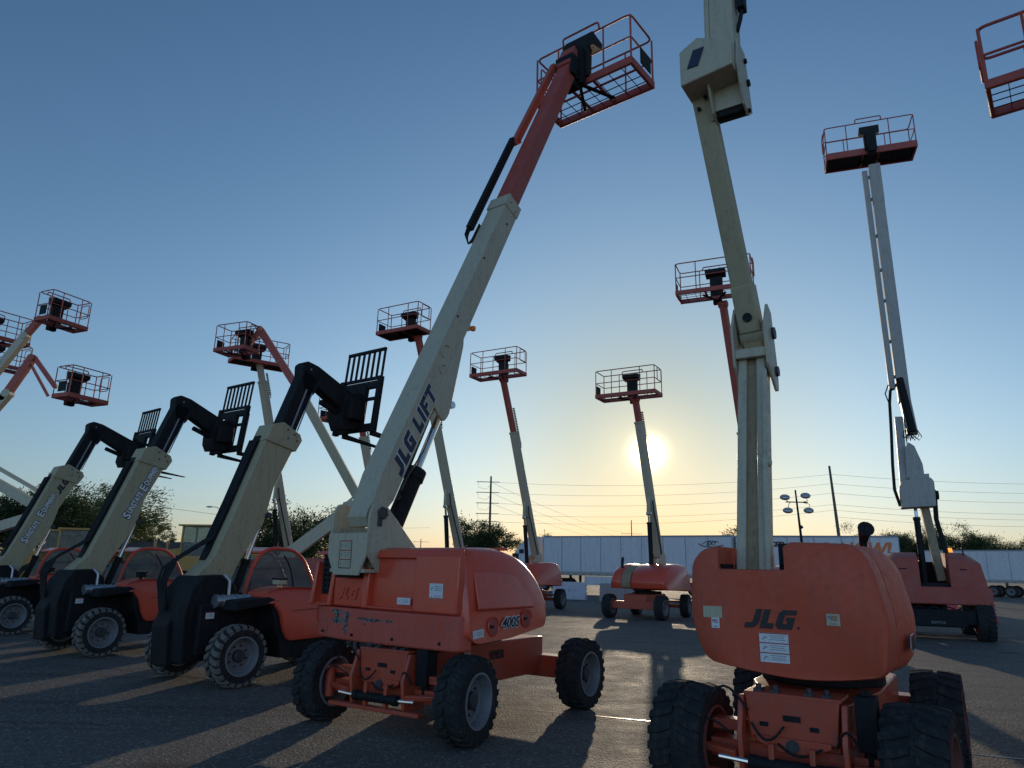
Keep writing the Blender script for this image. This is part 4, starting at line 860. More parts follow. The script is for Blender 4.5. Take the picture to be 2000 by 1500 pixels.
folded_lift('articulating lift cut by the left edge, the corner of its basket lowest of the cluster', (-26.2, 28.5), 0,
    [('main_boom', 'cream', 0.24, 0.26, 0, (0.2, 1.9), (3.6, 8.2)), ('fly_boom', 'red', 0.18, 0.22, 0, (3.5, 8.1), (4.3, 9.3))],
    ((4.5, 0.0, 9.2), -30, 2.2, 0.9), body=False)
folded_lift('low articulating lift at far left, two parallel cream arms before the tree', (-18.3, 22.0), 0,
    [('upper_tower_boom', 'cream', 0.14, 0.10, 0.1, (0.9, 5.1), (4.0, 3.55)), ('lower_tower_boom', 'cream', 0.24, 0.28, 0, (0.9, 4.65), (4.0, 3.15)), ('main_boom', 'cream', 0.26, 0.30, -0.1, (0.8, 1.85), (3.7, 2.80)), ('upright_link', 'cream', 0.2, 0.2, 0, (4.0, 3.5), (3.8, 2.7))],
    None, body=False)
# basket cut by the upper right corner
t = thing('boom_lift', 'boom lift whose basket is cut off by the upper right corner of the photo', 'boom lift', (6.30, 5.85, 0), 52, 'lifts in the front row')
chassis(t, 5); hood(t, 'turret_hood', [(-1.2, 1.0), (-1.2, 1.7), (-1.0, 1.9), (0.6, 1.85), (1.1, 1.5), (1.1, 1.0)], -1.1, 1.1, 'orange_hood', 0.15)
straight_boom(t, (-1.0, 2.2), (1.2, 6.0), (3.2, 9.3), y=0.3); basket(t, (3.42, 0.30, 9.0), 0, 2.4, 0.95, 1.12, 'red', 0.026)
# ================================================================== telehandlers
def telehandler(label, base, az, words=None, mat='cream_dark', parts=True, dent=False, steer=0, blank=True):
    t = thing('telehandler', label, 'telehandler', (base[0], base[1], 0), az, 'row of telehandlers')
    m = MB()
    m.mm(-1.15, 1.35, -0.36, 0.36, 0.38, 0.92)
    m.prism([(-1.72, 0.32), (-1.78, 0.95), (-1.70, 1.30), (-1.55, 1.48), (-1.25, 1.50), (-1.02, 1.36), (-0.95, 1.0), (-0.95, 0.35)], -0.40, 0.30)
    m.mm(-1.60, -0.56, -0.50, -0.36, 0.42, 1.10); m.mm(-1.60, -0.56, 0.36, 0.50, 0.42, 1.0)
    m.prism(rpoly([(-1.79, 0.26), (-1.84, 0.80), (-1.76, 0.98), (-1.68, 0.98), (-1.68, 0.26)], .03), -0.10, 0.30)
    fr = m.build('frame', 'black', t, 0.02)
    m = MB(); m.prism(rpoly([(-1.32, 1.02), (-0.72, 1.10), (-0.62, 0.75), (-0.50, 0.45), (-0.50, 0.34), (0.95, 0.34), (0.95, 0.60), (-0.4, 0.60), (-0.55, 1.12), (-0.78, 1.20), (-1.30, 1.16)], .02), -0.90, -0.45)
    m.build('side_skirt', 'black', t, 0.015)
    # engine pod
    pod = [(-0.86, 1.19), (-0.80, 1.27), (-0.55, 1.34), (-0.1, 1.33), (0.45, 1.28), (0.92, 1.18), (0.96, 0.60), (-0.42, 0.57), (-0.52, 0.72), (-0.60, 1.0)]
    pod = rpoly(pod, [.10, .12, .25, .3, .3, .12, .05, .06, .1, .15], 4)
    m = MB(); secs = []
    for y, k in ((-0.955, 1.0), (-0.945, 0.25), (-0.88, 0.0), (-0.42, 0.0)):
        secs.append([(0.05+(x-0.05)*(1-0.05*k), y + (0.16*max(0, (z-0.9)/0.45)**2 if k > 0 else 0), z-(0.05*k if z > 1.1 else -0.03*k)) for x, z in pod])
    m.loft(secs); pd = m.build('engine_pod', 'orange_hood', t, 0.02, 3, ang=50)
    m = MB(); m.tube([(-0.40, -0.968, 1.00), (0.0, -0.968, 1.02), (0.4, -0.968, 1.0), (0.8, -0.96, 0.95)], 0.004, 4); m.build('panel_seam', 'black_plastic', pd)
    m = MB(); m.mm(0.33, 0.40, -0.985, -0.96, 0.66, 0.92); m.tube([(0.42, -0.97, 0.9), (0.46, -0.985, 0.80), (0.50, -0.97, 0.74)], 0.008, 5); m.build('hood_handle', 'black_plastic', pd, 0.008)
    m = MB(); m.cyl((-0.50, -0.72, 1.32), (-0.50, -0.72, 1.37), 0.035, n=10); m.mm(-0.57, -0.43, -0.80, -0.64, 1.37, 1.44); o = m.build('air_intake', 'decal_aged' if blank else 'black', pd, 0.01)
    m = MB(); m.mm(-0.58, -0.42, -0.81, -0.63, 1.44, 1.465); m.build('intake_cap', 'black', o, 0.006)
    m = MB(); m.cyl((-1.42, -0.52, 1.14), (-0.86, -0.52, 1.14), 0.085, n=20)
    for x in (-1.40, -1.30, -1.15, -1.08, -0.96): m.cyl((x-0.015, -0.52, 1.14), (x+0.015, -0.52, 1.14), 0.097, n=20)
    m.tube([(-1.20, -0.52, 1.20), (-1.20, -0.50, 1.42), (-1.26, -0.44, 1.50)], 0.022, 8); m.build('muffler', 'steel', t)
    # cab
    Yl, Yr = 0.88, 0.14
    def cabsec(y, k=0): return [(-0.50+k, y, 0.9), (-0.50+k, y, 1.25), (-0.40+k, y, 1.62), (-0.26+k, y, 1.84-k), (-0.05, y, 1.92-k), (0.35, y, 1.90-k), (0.58-k, y, 1.76-k), (0.80-k, y, 1.40), (0.92-k, y, 1.10), (0.92-k, y, 0.9)]
    m = MB(); m.mm(-0.48, 0.90, Yr, Yl, 0.62, 0.90)
    for y in (Yr, Yl): 
        m.rect_loop([(p[0], y, p[2]) for p in cabsec(0)], 0.032, 0.10, n=8)
    for p in (cabsec(0)[3], cabsec(0)[5], cabsec(0)[6]): m.tube([(p[0], Yr, p[2]), (p[0], Yl, p[2])], 0.026, 8)
    m.loft([[(-0.27, Yr, 1.86), (-0.05, Yr, 1.93), (-0.05, Yr, 1.90), (-0.27, Yr, 1.83)], [(-0.27, Yl, 1.86), (-0.05, Yl, 1.93), (-0.05, Yl, 1.90), (-0.27, Yl, 1.83)]])
    m.loft([[(-0.05, Yr, 1.93), (0.36, Yr, 1.91), (0.36, Yr, 1.885), (-0.05, Yr, 1.905)], [(-0.05, Yl, 1.93), (0.36, Yl, 1.91), (0.36, Yl, 1.885), (-0.05, Yl, 1.905)]])
    cb = m.build('cab', 'orange_hood', t, 0.006)
    m = MB()
    for y in (Yr-0.01, Yl+0.01): m.prism([(p[0]*0.97+0.006, p[2]*0.985+0.01) for p in cabsec(0)], y-0.003, y+0.003)
    m.loft([[(0.60, Yr, 1.74), (0.91, Yr, 1.10), (0.905, Yr, 1.10), (0.595, Yr, 1.74)], [(0.60, Yl, 1.74), (0.91, Yl, 1.10), (0.905, Yl, 1.10), (0.595, Yl, 1.74)]])
    m.loft([[(-0.41, Yr, 1.60), (-0.50, Yr, 1.22), (-0.495, Yr, 1.22), (-0.405, Yr, 1.60)], [(-0.41, Yl, 1.60), (-0.50, Yl, 1.22), (-0.495, Yl, 1.22), (-0.405, Yl, 1.60)]])
    m.build('cab_window', 'glass', cb, smooth=False)
    m = MB(); m.rect_loop([(0.42, Yr-0.015, 1.0), (0.42, Yr-0.015, 1.30), (0.32, Yr-0.015, 1.62), (0.18, Yr-0.015, 1.80)], 0.012, 0.1, closed=False); m.tube([(-0.45, Yl-0.05, 1.55), (0.7, Yl-0.05, 1.60)], 0.02, 6)
    m.build('window_rail', 'black_plastic', cb)
    m = MB(); m.mm(-0.30, 0.10, 0.30, 0.72, 0.95, 1.12); m.prism([(-0.34, 1.1), (-0.26, 1.1), (-0.30, 1.62), (-0.40, 1.62)], 0.30, 0.72); m.tube([(0.55, 0.5, 1.0), (0.42, 0.5, 1.32)], 0.02, 6); m.tube([(0.42+0.02*math.sin(a), 0.5+0.16*math.cos(a), 1.34+0.14*math.sin(a)) for a in [k*math.pi/8 for k in range(16)]], 0.012, 5, True); m.build('seat', 'black_plastic', cb, 0.01)
    # boom
    y0, y1 = -0.14, 0.20
    m = MB()
    m.prism(rpoly([(-1.68, 1.32), (-1.58, 1.18), (-1.40, 1.28), (-1.28, 1.40), (-1.12, 1.18), (-1.02, 1.20), (-0.86, 1.64), (-0.50, 2.26), (-0.45, 2.40), (-0.35, 2.88), (0.03, 3.70), (-0.56, 3.72), (-1.01, 2.43), (-1.28, 1.72)], [.03, .03, .04, .05, .03, .02, 0.1, .04, .03, 0, 0, 0, 0, 0.1]), y0, y1)
    bo = m.build('base_boom', mat, t, 0.012)
    m = MB(); m.prism([(-0.61, 3.62), (-0.02, 3.50), (0.09, 3.70), (0.04, 3.80), (-0.30, 3.96), (-0.50, 3.90)], y0-0.035, y1+0.035); cl = m.build('boom_collar', mat, bo, 0.008)
    m = MB()
    for x, z in ((-0.22, 3.84), (-0.08, 3.78), (-0.02, 3.68), (-0.2, 3.70)): m.cyl((x, y0-0.045, z), (x, y0-0.03, z), 0.016, n=8)
    m.cyl((-0.42, y0-0.05, 2.42), (-0.42, y1+0.05, 2.42), 0.045, n=12); m.build('bolt', 'hub', bo)
    m = MB(); m.bar((-1.30, 0.10, 1.70), (-0.585, 0.10, 3.70), 0.16, 0.03)
    for k in range(4): m.tube([(-0.66, 0.04+k*.05, 3.62), (-1.0, 0.04+k*.05, 2.62), (-1.22, 0.04+k*.05, 2.02), (-1.48-k*0.03, 0.08+k*.05, 1.86-k*.03), (-1.72-k*0.03, 0.08+k*.06, 1.70-k*.04), (-1.84-k*0.01, 0.08+k*.05, 1.40), (-1.80, 0.08+k*.04, 1.0)], 0.022, 7)
    m.build('hydraulic_hose', 'black_plastic', bo)
    m = MB(); m.bar((-0.26, 0.03, 3.60), (0.22, 0.03, 4.92), 0.24, 0.32)
    m.prism(rpoly([(0.04, 4.72), (0.02, 5.06), (0.12, 5.14), (0.36, 5.10), (1.22, 4.76), (1.30, 4.52), (1.10, 4.42), (0.92, 4.46), (0.40, 4.72), (0.30, 4.55), (0.12, 4.5)], .04), -0.09, 0.15)
    fb = m.build('fly_boom', 'black', t, 0.012)
    m = MB(); m.bar((-0.10, -0.10, 3.9), (0.14, -0.10, 4.62), 0.01, 0.03); m.bar((0.02, -0.10, 3.86), (0.26, -0.10, 4.58), 0.01, 0.02); m.cyl((0.20, -0.10, 5.0), (0.20, -0.085, 5.0), 0.018, n=10); m.build('boom_seam', 'decal_grey', fb)
    lcx = MB(); A = Vector((-0.90, 0.03, 1.25)); B = Vector((-0.42, 0.03, 2.42)); C1 = A.lerp(B, 0.42)
    # lift cylinder sits just under the boom
    A = A+Vector((0.14, 0, -0.05)); C1 = C1+Vector((0.10, 0, -0.02)); 
    lcx.cyl(A, C1, 0.065, n=18); lcx.cyl(C1-(C1-A).normalized()*0.06, C1, 0.078, n=18); lc = lcx.build('lift_cylinder', 'black', t)
    m = MB(); m.cyl(C1, B+Vector((0.03, 0, -0.02)), 0.036, n=14); m.build('cylinder_rod', 'chrome', lc)
    m = MB(); m.cyl((0.55, 0.03, 4.50), (1.0, 0.03, 4.36), 0.05, n=12); m.prism([(0.92, 4.2), (0.98, 4.72), (1.34, 4.80), (1.42, 4.3), (1.30, 4.1), (1.0, 4.05)], -0.16, 0.22); m.mm(1.0, 1.35, -0.30, 0.36, 4.25, 4.62); m.build('quick_coupler', 'black', t, 0.015)
    # fork carriage, tilted slightly back
    CX = Matrix.Translation((1.42, 0.03, 4.05)) @ Matrix.Rotation(rad(6), 4, 'Y')
    m = MB(CX)
    W2 = 0.56
    m.mm(-0.06, 0.02, -W2, W2, 0.02, 0.16); m.mm(-0.06, 0.02, -W2, W2, 0.86, 1.0); m.mm(-0.05, 0.0, -W2, W2, 0.62, 0.68)
    for y in (-W2, W2-0.09): m.mm(-0.08, 0.02, y, y+0.09, 0.0, 1.08)
    m.mm(-0.09, 0.0, -0.22, 0.22, 0.10, 0.90)
    m.mm(-0.03, 0.02, -W2+0.04, W2-0.04, 1.62, 1.68); m.mm(-0.03, 0.02, -W2+0.04, W2-0.04, 1.04, 1.10)
    n = 8
    for i in range(n): y = -W2+0.06+(2*W2-0.12)*i/(n-1); m.mm(-0.02, 0.01, y-0.024, y+0.024, 1.08, 1.64)
    m.build('fork_carriage', 'black', t, 0.006)
    for y in (-0.42, 0.34):
        m = MB(CX); m.mm(0.025, 0.085, y-0.06, y+0.06, 0.0, 0.92)
        m.loft([[(0.03, y-0.06, -0.045), (0.03, y+0.06, -0.045), (0.03, y+0.06, 0.03), (0.03, y-0.06, 0.03)], [(1.15, y-0.05, 0.0), (1.15, y+0.05, 0.0), (1.15, y+0.05, 0.016), (1.15, y-0.05, 0.016)]])
        m.build('fork', 'black', t, 0.005)
    if words:
        dd = Vector((0.41, 0, 0.91)).normalized(); up = Vector((-dd.z, 0, dd.x))
        for (w1, fit, sz, (cx_, cz_)) in words:
            q = Vector((cx_, y0-0.004, cz_))
            if w1 == 'LOGO': logo(bo, q, dd, up, sz, 'decal_black'); continue
            text(w1[0], sz*1.45, 'decal_black', bo, q-dd*fit*0.43, dd, up, name='lettering_outline', bold=0.020, depth=0.001, fit=fit*0.14)
            text(w1[1:], sz, 'decal_black', bo, q+dd*fit*0.09, dd, up, name='lettering_outline', bold=0.016, depth=0.001, fit=fit*0.80)
            text(w1[0], sz*1.45, 'decal_white', bo, q-dd*fit*0.43+Vector((0, -0.004, 0)), dd, up, bold=0.008, depth=0.001, fit=fit*0.14)
            text(w1[1:], sz, 'decal_white', bo, q+dd*fit*0.09+Vector((0, -0.004, 0)), dd, up, bold=0.006, depth=0.001, fit=fit*0.80)
    warning_label(fr, (-1.45, -0.502, 0.95), (1, 0, 0), (0, 0, 1), 0.13, 0.09, rows=1)
    X = Matrix()
    for x, s_, st in ((-1.15, -1, steer), (-1.15, 1, steer), (1.15, -1, 0), (1.15, 1, 0)): wheel(t, x, s_*0.78, 0.42, 0.30, s_, True, st)
    m = MB(); m.cyl((-1.15, -0.7, 0.42), (-1.15, 0.7, 0.42), 0.09, n=12); m.cyl((1.15, -0.7, 0.42), (1.15, 0.7, 0.42), 0.09, n=12); m.build('axle', 'black', t)
    return t
telehandler('nearest telehandler, cream boom without lettering, dusty tyres, beside the scratched orange lift', (-3.74, 11.99), 54)
telehandler('middle telehandler of the row, boom lettered SUNSTATE EQUIPMENT up to its black collar', (-7.27, 14.88), 54, [('SUNSTATE', .56, .155, (-.56, 2.74)), ('EQUIPMENT', .62, .155, (-.30, 3.33))], blank=False)
telehandler('farthest telehandler at left edge, boom lettered with both SUNSTATE EQUIPMENT and a black JLG', (-11.0, 18.15), 51, [('SUNSTATE', .54, .15, (-.86, 2.28)), ('EQUIPMENT', .60, .15, (-.61, 2.93)), ('LOGO', 0, .15, (-.38, 3.20))], blank=False)
# ================================================================== yellow machines behind
def yellow_loader(label, x, y, az, s=1.0):
    t = thing('wheel_loader', label, 'wheel loader', (x, y, 0), az, 'yellow earthmovers behind the row')
    m = MB(); m.prism(rpoly([(-2.6, 0.8), (-2.6, 1.9), (-0.6, 2.05), (-0.6, 1.6), (1.2, 1.5), (1.2, 0.7)], .1), -0.75, 0.75); m.build('body', 'yellow', t, 0.04)
    m = MB(); m.prism([(-0.7, 1.6), (-0.75, 3.0), (0.9, 3.0), (0.75, 1.6)], -0.02+0.75, 0.75+0.02); m.mm(-0.85, 1.05, -0.8, 0.8, 3.0, 3.1)
    for x_ in (-0.72, 0.84):
        for y_ in (-0.72, 0.72): m.bar((x_*0.97, y_, 1.6), (x_, y_, 3.0), 0.09, 0.09)
    m.mm(-0.72, 0.8, -0.74, 0.74, 1.5, 1.9); cb = m.build('cab', 'yellow', t, 0.02)
    m = MB(); m.prism([(-0.68, 1.9), (-0.70, 2.98), (0.82, 2.98), (0.76, 1.9)], -0.73, -0.71); m._f([(-0.72, -0.7, 1.9), (-0.72, 0.7, 1.9), (-0.72, 0.7, 2.98), (-0.72, -0.7, 2.98)], [(0, 1, 2, 3)]); m._f([(0.80, -0.7, 1.9), (0.80, 0.7, 1.9), (0.84, 0.7, 2.98), (0.84, -0.7, 2.98)], [(0, 1, 2, 3)]); m.build('cab_window', 'glass', cb, smooth=False)
    m = MB(); m.mm(0.85, 0.95, -0.6, -0.4, 3.0, 3.12); m.mm(0.85, 0.95, 0.4, 0.6, 3.0, 3.12); m.build('work_lamp', 'decal_aged', cb)
    m = MB()
    for y_ in (-0.45, 0.45): m.bar((1.0, y_, 1.7), (3.0, y_, 0.6), 0.14, 0.3)
    m.build('loader_arm', 'yellow', t, 0.02)
    m = MB(); m.prism([(2.8, 0.1), (3.9, 0.05), (3.9, 0.12), (3.1, 0.35), (3.2, 1.1), (3.05, 1.15), (2.8, 0.8)], -1.3, 1.3); m.build('bucket', 'yellow', t)
    for x_ in (-1.5, 1.3):
        for s_ in (-1, 1): wheel(t, x_, s_*0.95, 0.72, 0.5, s_, parts=True, rim='yellow')
    return t
yellow_loader('yellow wheel loader with a slanted windscreen, right of two cabs behind the telehandlers', -21.2, 36.0, 20)
yellow_loader('yellow wheel loader partly hidden by the left telehandler boom, left of two cabs', -23.6, 38.5, 15)
t = thing('motor_grader', 'long yellow motor grader with dark tyres behind the middle telehandler', 'motor grader', (-16.3, 36.0, 0), 172, 'yellow earthmovers behind the row')
m = MB(); m.bar((-0.4, 0, 2.1), (4.2, 0, 1.6), 0.35, 0.35); m.bar((4.2, 0, 1.6), (4.6, 0, 1.0), 0.4, 0.4); m.build('frame', 'yellow', t, 0.03)
m = MB(); m.prism(rpoly([(-4.0, 1.0), (-4.0, 2.1), (-2.0, 2.3), (-2.0, 1.0)], .1), -0.6, 0.6); m.build('engine_hood', 'yellow', t, 0.04)
m = MB(); m.mm(-2.0, -0.5, -0.6, 0.6, 1.2, 1.9); m.mm(-2.15, -0.35, -0.75, 0.75, 3.3, 3.38)
for x_ in (-1.95, -0.55):
    for y_ in (-0.6, 0.6): m.bar((x_, y_, 1.9), (x_, y_, 3.3), 0.08, 0.08)
cb = m.build('cab', 'yellow', t, 0.01); m = MB(); m.mm(-1.92, -0.58, -0.6, -0.59, 1.9, 3.3); m.mm(-1.92, -0.58, 0.59, 0.6, 1.9, 3.3); m.mm(-0.56, -0.55, -0.56, 0.56, 1.9, 3.3); m.build('cab_window', 'glass', cb, smooth=False)
m = MB(); m.mm(1.2, 1.6, -1.7, 1.7, 0.4, 1.0); m.cyl((1.4, 0, 1.0), (1.4, 0, 1.15), 0.8, n=24); m.bar((0.8, 0.5, 1.1), (0.9, 0.5, 2.6), 0.12, 0.12); m.bar((0.8, -0.5, 1.1), (0.9, -0.5, 2.6), 0.12, 0.12); m.mm(1.8, 2.6, -0.4, 0.4, 1.9, 2.2); m.build('blade', 'yellow', t, 0.02)
for x_, s_ in ((-3.6, -1), (-3.6, 1), (-2.2, -1), (-2.2, 1), (4.5, -1), (4.5, 1)): wheel(t, x_, s_*1.0, 0.65, 0.4, s_, rim='yellow')
t = thing('scraper', 'low yellow scraper with a dark rounded bowl behind the middle telehandler cab', 'scraper', (-18.6, 38.5, 0), 178, 'yellow earthmovers behind the row')
m = MB(); m.prism(rpoly([(-3.5, 0.7), (-3.6, 2.1), (-2.4, 2.6), (1.5, 2.5), (2.2, 1.8), (2.6, 0.7)], .3), -1.2, 1.2); m.build('bowl', 'hub', t, 0.05)
m = MB(); m.bar((1.6, 0, 2.3), (4.6, 0, 1.6), 0.4, 0.4); m.mm(3.6, 5.8, -0.8, 0.8, 1.0, 2.2); m.mm(-3.7, -3.4, -1.3, 1.3, 2.0, 2.2); m.mm(-3.6, 2.0, -1.26, -1.2, 1.7, 1.95); m.build('drawbar', 'yellow', t, 0.04)
for x_, s_ in ((-3.0, -1), (-3.0, 1), (4.6, -1), (4.6, 1)): wheel(t, x_, s_*1.2, 0.8, 0.5, s_, rim='yellow')
# ================================================================== trailers and tractor
def semi_trailer(label, p0, p1, ztop=3.98, z0=1.30, mat='white', lettering=None, n=9, w_=2.5, skirt=True, axles=None):
    """p0..p1 is the near side; left to right as seen"""
    a = Vector((p0[0], p0[1], 0)); b = Vector((p1[0], p1[1], 0)); L = (b-a).length; az = math.degrees(math.atan2(b.y-a.y, b.x-a.x))
    t = thing('semi_trailer', label, 'semi trailer', a, az, 'box trailers parked along the back')
    m = MB(); m.mm(0, L, 0, w_, z0+0.05, ztop); bd = m.build('body', mat, t, 0.03)
    m = MB()
    for i in range(n+1): m.mm(L*i/n-0.02, L*i/n+0.02, -0.012, 0.001, z0+0.2, ztop-0.12)
    m.mm(0, L, -0.03, 0.001, ztop-0.10, ztop-0.01); m.build('panel_seam', 'decal_grey', bd, smooth=False)
    m = MB(); m.mm(0, L, -0.03, 0.02, z0-0.10, z0+0.17); rr = m.build('side_rail', 'grey', t, 0.01)
    m = MB()
    for i in range(int(L/0.6)): m.mm(0.2+i*0.6, 0.42+i*0.6, -0.035, -0.028, z0-0.04, z0+0.0)
    m.build('reflector_tape', 'decal_red', rr, smooth=False)
    if skirt: m = MB(); m.mm(L*0.24, L*0.74, 0.05, 0.09, 0.55, z0-0.14); m.build('side_skirt', 'white', t)
    m = MB(); m.mm(2.0, 2.15, 0.3, 0.45, 0.1, z0); m.mm(2.0, 2.15, 1.9, 2.05, 0.1, z0); m.mm(1.9, 2.25, 0.2, 0.55, 0.0, 0.08); m.build('landing_gear', 'black', t)
    for x_ in (axles or (L-2.6, L-1.3)):
        for y_, s_ in ((0.25, -1), (w_-0.25, 1)): wheel(t, x_, y_, 0.50, 0.42, s_)
    if lettering: lettering(t, L)
    return t
def ext(t, L):
    m = MB(frame((L-1.35, -0.016, 3.42), (1, 0, 0), (0, 0, 1)))
    m.tube([(-0.55-0.0, 0, 0), (-0.3, 0.17, 0), (0.1, 0.2, 0), (0.5, 0.1, 0)], 0.02, 5); m.tube([(-0.85, 0.02, 0), (-0.5, -0.16, 0), (0.1, -0.2, 0), (0.8, -0.08, 0)], 0.03, 5); m.build('swoosh_emblem', 'decal_blue', t)
    text('EXT', 0.36, 'decal_black', t, (L-1.35, -0.02, 3.44), (1, 0, 0), (0, 0, 1), shear=0.3, bold=0.01)
    m = MB(); m.mm(L*0.52, L*0.60, -0.02, -0.012, 1.75, 1.79); m.mm(L*0.53, L*0.58, -0.02, -0.012, 1.60, 1.64); m.build('small_print', 'decal_grey', t)
semi_trailer('long white box trailer with a swoosh emblem and grey letters near its right end', (2.6, 54.3), (14.45, 47.0), lettering=ext)
def now(t, L):
    m = MB(); m.mm(0.30, 0.62, -0.02, -0.012, 2.6, 3.5); m.build('orange_stripe', 'decal_orange', t)
    text('ADVANCED', 0.40, 'decal_black', t, (1.75, -0.02, 3.42), (1, 0, 0), (0, 0, 1), shear=0.25, bold=0.02, fit=2.4)
    text('O', 0.95, 'decal_orange', t, (4.6, -0.02, 3.15), (1, 0, 0), (0, 0, 1), bold=0.04, shear=0.2)
    text('R', 0.95, 'decal_black', t, (5.4, -0.02, 3.15), (1, 0, 0), (0, 0, 1), bold=0.04, shear=0.2)
    text('NOW!', 1.15, 'decal_orange', t, (7.45, -0.02, 3.10), (1, 0, 0), (0, 0, 1), bold=0.045, shear=0.3, fit=2.9)
semi_trailer('white box trailer with big orange NOW! lettering behind the foreground counterweight', (14.75, 47.2), (23.45, 43.6), lettering=now, n=6, skirt=False)
semi_trailer('plain white box trailer at the right edge behind the large red lift', (38.6, 67.8), (49.0, 56.8), skirt=False, lettering=None, axles=(5.2, 6.5))
t = thing('semi_truck', 'white semi truck tractor with a sleeper roof, left end of the long trailer', 'semi truck', (-1.2, 56.6, 0), -32)
m = MB(); m.prism(rpoly([(0.0, 1.0), (0.0, 1.9), (1.5, 2.2), (2.1, 3.0), (2.9, 3.85), (3.6, 4.0), (3.6, 1.0)], [.1, .2, .2, .3, .3, .1, 0]), 0.05, 2.45); m.build('cab', 'white', t, 0.06, 3)
m = MB(); m.mm(3.6, 3.72, 0.05, 0.12, 1.0, 3.9); m.mm(2.35, 2.75, 0.02, 0.05, 2.7, 3.0); m.mm(1.75, 2.3, 0.02, 0.05, 2.2, 2.7); m.build('side_window', 'decal_black', t); m = MB(); m.mm(0.3, 6.0, 0.6, 1.9, 0.6, 1.0); m.mm(0.0, 0.15, 0.2, 2.3, 0.4, 1.0); m.cyl((1.9, 0.2, 0.8), (3.2, 0.2, 0.8), 0.3, n=16); m.build('chassis', 'black', t)
for x_ in (0.9, 4.4, 5.6):
    for y_, s_ in ((0.25, -1), (2.25, 1)): wheel(t, x_, y_, 0.5, 0.36, s_)
# ================================================================== barriers
def barrier(label, p0, p1, h, mat, cat='barrier', word=False):
    a = Vector((*p0, 0)); b = Vector((*p1, 0)); L = (b-a).length
    t = thing('road_barrier', label, cat, a, math.degrees(math.atan2(b.y-a.y, b.x-a.x)))
    m = MB(); m.prism([(-0.28, 0), (0.28, 0), (0.28, 0.14*h), (0.13, 0.38*h), (0.09, h), (-0.09, h), (-0.13, 0.38*h), (-0.28, 0.14*h)], 0, L, 'yz')
    for i in range(4): m.mm(L, L+0.06, -0.10+0.0*i, 0.10, h*(0.2+0.2*i)-0.03, h*(0.2+0.2*i)+0.03)
    for i in range(2): m.mm(L*(0.25+0.5*i)-0.15, L*(0.25+0.5*i)+0.15, -0.285, 0.285, 0.0, 0.05)
    o = m.build('body', mat, t, 0.025)
    if word:
        for k in (0.36, 0.52, 0.68): 
            m = MB(); m.tube([(L*k+0.07*math.cos(a_), -0.125, h*0.5+0.07*math.sin(a_)) for a_ in [j*math.pi/6 for j in range(12 if k == 0.52 else 9)]], 0.012, 5, k == 0.52); m.build('embossed_ring', 'decal_grey', o)
    return t
barrier('white plastic road barrier with grey round marks, beside the lift left of the sun', (2.55, 41.6), (4.35, 41.0), 0.95, 'barrier', word=True)
barrier('plain concrete road barrier behind the lift under the sun', (4.9, 39.2), (7.4, 38.3), 0.95, 'concrete')
barrier('bright red plastic barrier behind the big tyre of the large lift', (14.8, 28.9), (18.75, 28.6), 0.80, 'barrier_red')
# ================================================================== trees
def tree(label, x, y, h, w_, seed, leaf_='leaf', dens=1.0, lean=0.0, droop=0.3, name='tree', group='trees behind the yard', zc=0.22, size=0.15):
    R_ = random.Random(seed); t = thing(name, label, 'tree', (x, y, 0), 0, group)
    m = MB(); tips = []
    nl = 7
    for i in range(nl):
        a = 2*math.pi*i/nl+R_.uniform(-.4, .4); rr = w_*0.5*R_.uniform(0.4, 0.95); zt = h*R_.uniform(0.62, 0.95)
        p = [Vector((0, 0, 0)), Vector((0.05*math.cos(a), 0.05*math.sin(a), h*0.22)), Vector((rr*0.4*math.cos(a), rr*0.4*math.sin(a), h*0.48)), Vector((rr*math.cos(a), rr*math.sin(a), zt))]
        m.tube(p, [0.05*h*0.5, 0.035*h*0.5, 0.022*h*0.5, 0.006*h*0.5], 7); tips += [p[2].lerp(p[3], f) for f in (0.0, 0.35, 0.7, 1.0)]
        for j in range(3):
            q = p[2].lerp(p[3], R_.uniform(0, .7)); e = q+Vector((R_.uniform(-1, 1), R_.uniform(-1, 1), R_.uniform(-0.1, 0.7)))*w_*0.22; m.tube([q, e], [0.012*h*0.5, 0.004*h*0.5], 5); tips += [q.lerp(e, .5), e]
    m.build('trunk', 'bark', t)
    m = MB(); n = int(17000*dens); cl = []
    for i in range(int(75*dens)+10):
        q = R_.choice(tips) + Vector((R_.gauss(0, .10), R_.gauss(0, .10), R_.gauss(0, .06)))*w_
        q.z = max(h*zc, min(h*1.0, q.z)); cl.append((q, R_.uniform(0.07, 0.15)*w_))
    for i in range(n):
        q, rr = R_.choice(cl); d_ = Vector((R_.gauss(0, 1), R_.gauss(0, 1), R_.gauss(0, 0.7)))
        c = q+d_*rr*0.5; out = (c-Vector((0, 0, h*0.5))); out.z *= 0.4
        if out.length < 1e-3: continue
        out.normalize(); dr = (out*0.8+Vector((lean, 0, R_.uniform(-0.2, 0.9)-droop*0.8))+Vector((R_.gauss(0, .5), R_.gauss(0, .5), R_.gauss(0, .35)))).normalized()
        sd = dr.orthogonal(); sd = (Matrix.Rotation(R_.uniform(0, 6.28), 3, dr) @ sd).normalized(); L_ = size*R_.uniform(0.8, 2.4); W_ = size*R_.uniform(0.14, 0.30)
        V = [m.bm.verts.new(v) for v in (c-sd*W_*.3, c+dr*L_*0.5-sd*W_, c+dr*L_, c+dr*L_*0.5+sd*W_)]; m.bm.faces.new(V)
    m.build('crown', leaf_, t, smooth=False); return t
tree('dense dark mesquite tree at the far left edge behind the cream arms', -28.8, 42, 5.3, 7.5, 1, dens=1.5, lean=0.3)
tree('big pale feathery tree between the two left telehandler booms', -26.2, 45, 6.1, 7.8, 2, 'leaf_light', dens=1.6, lean=0.5)
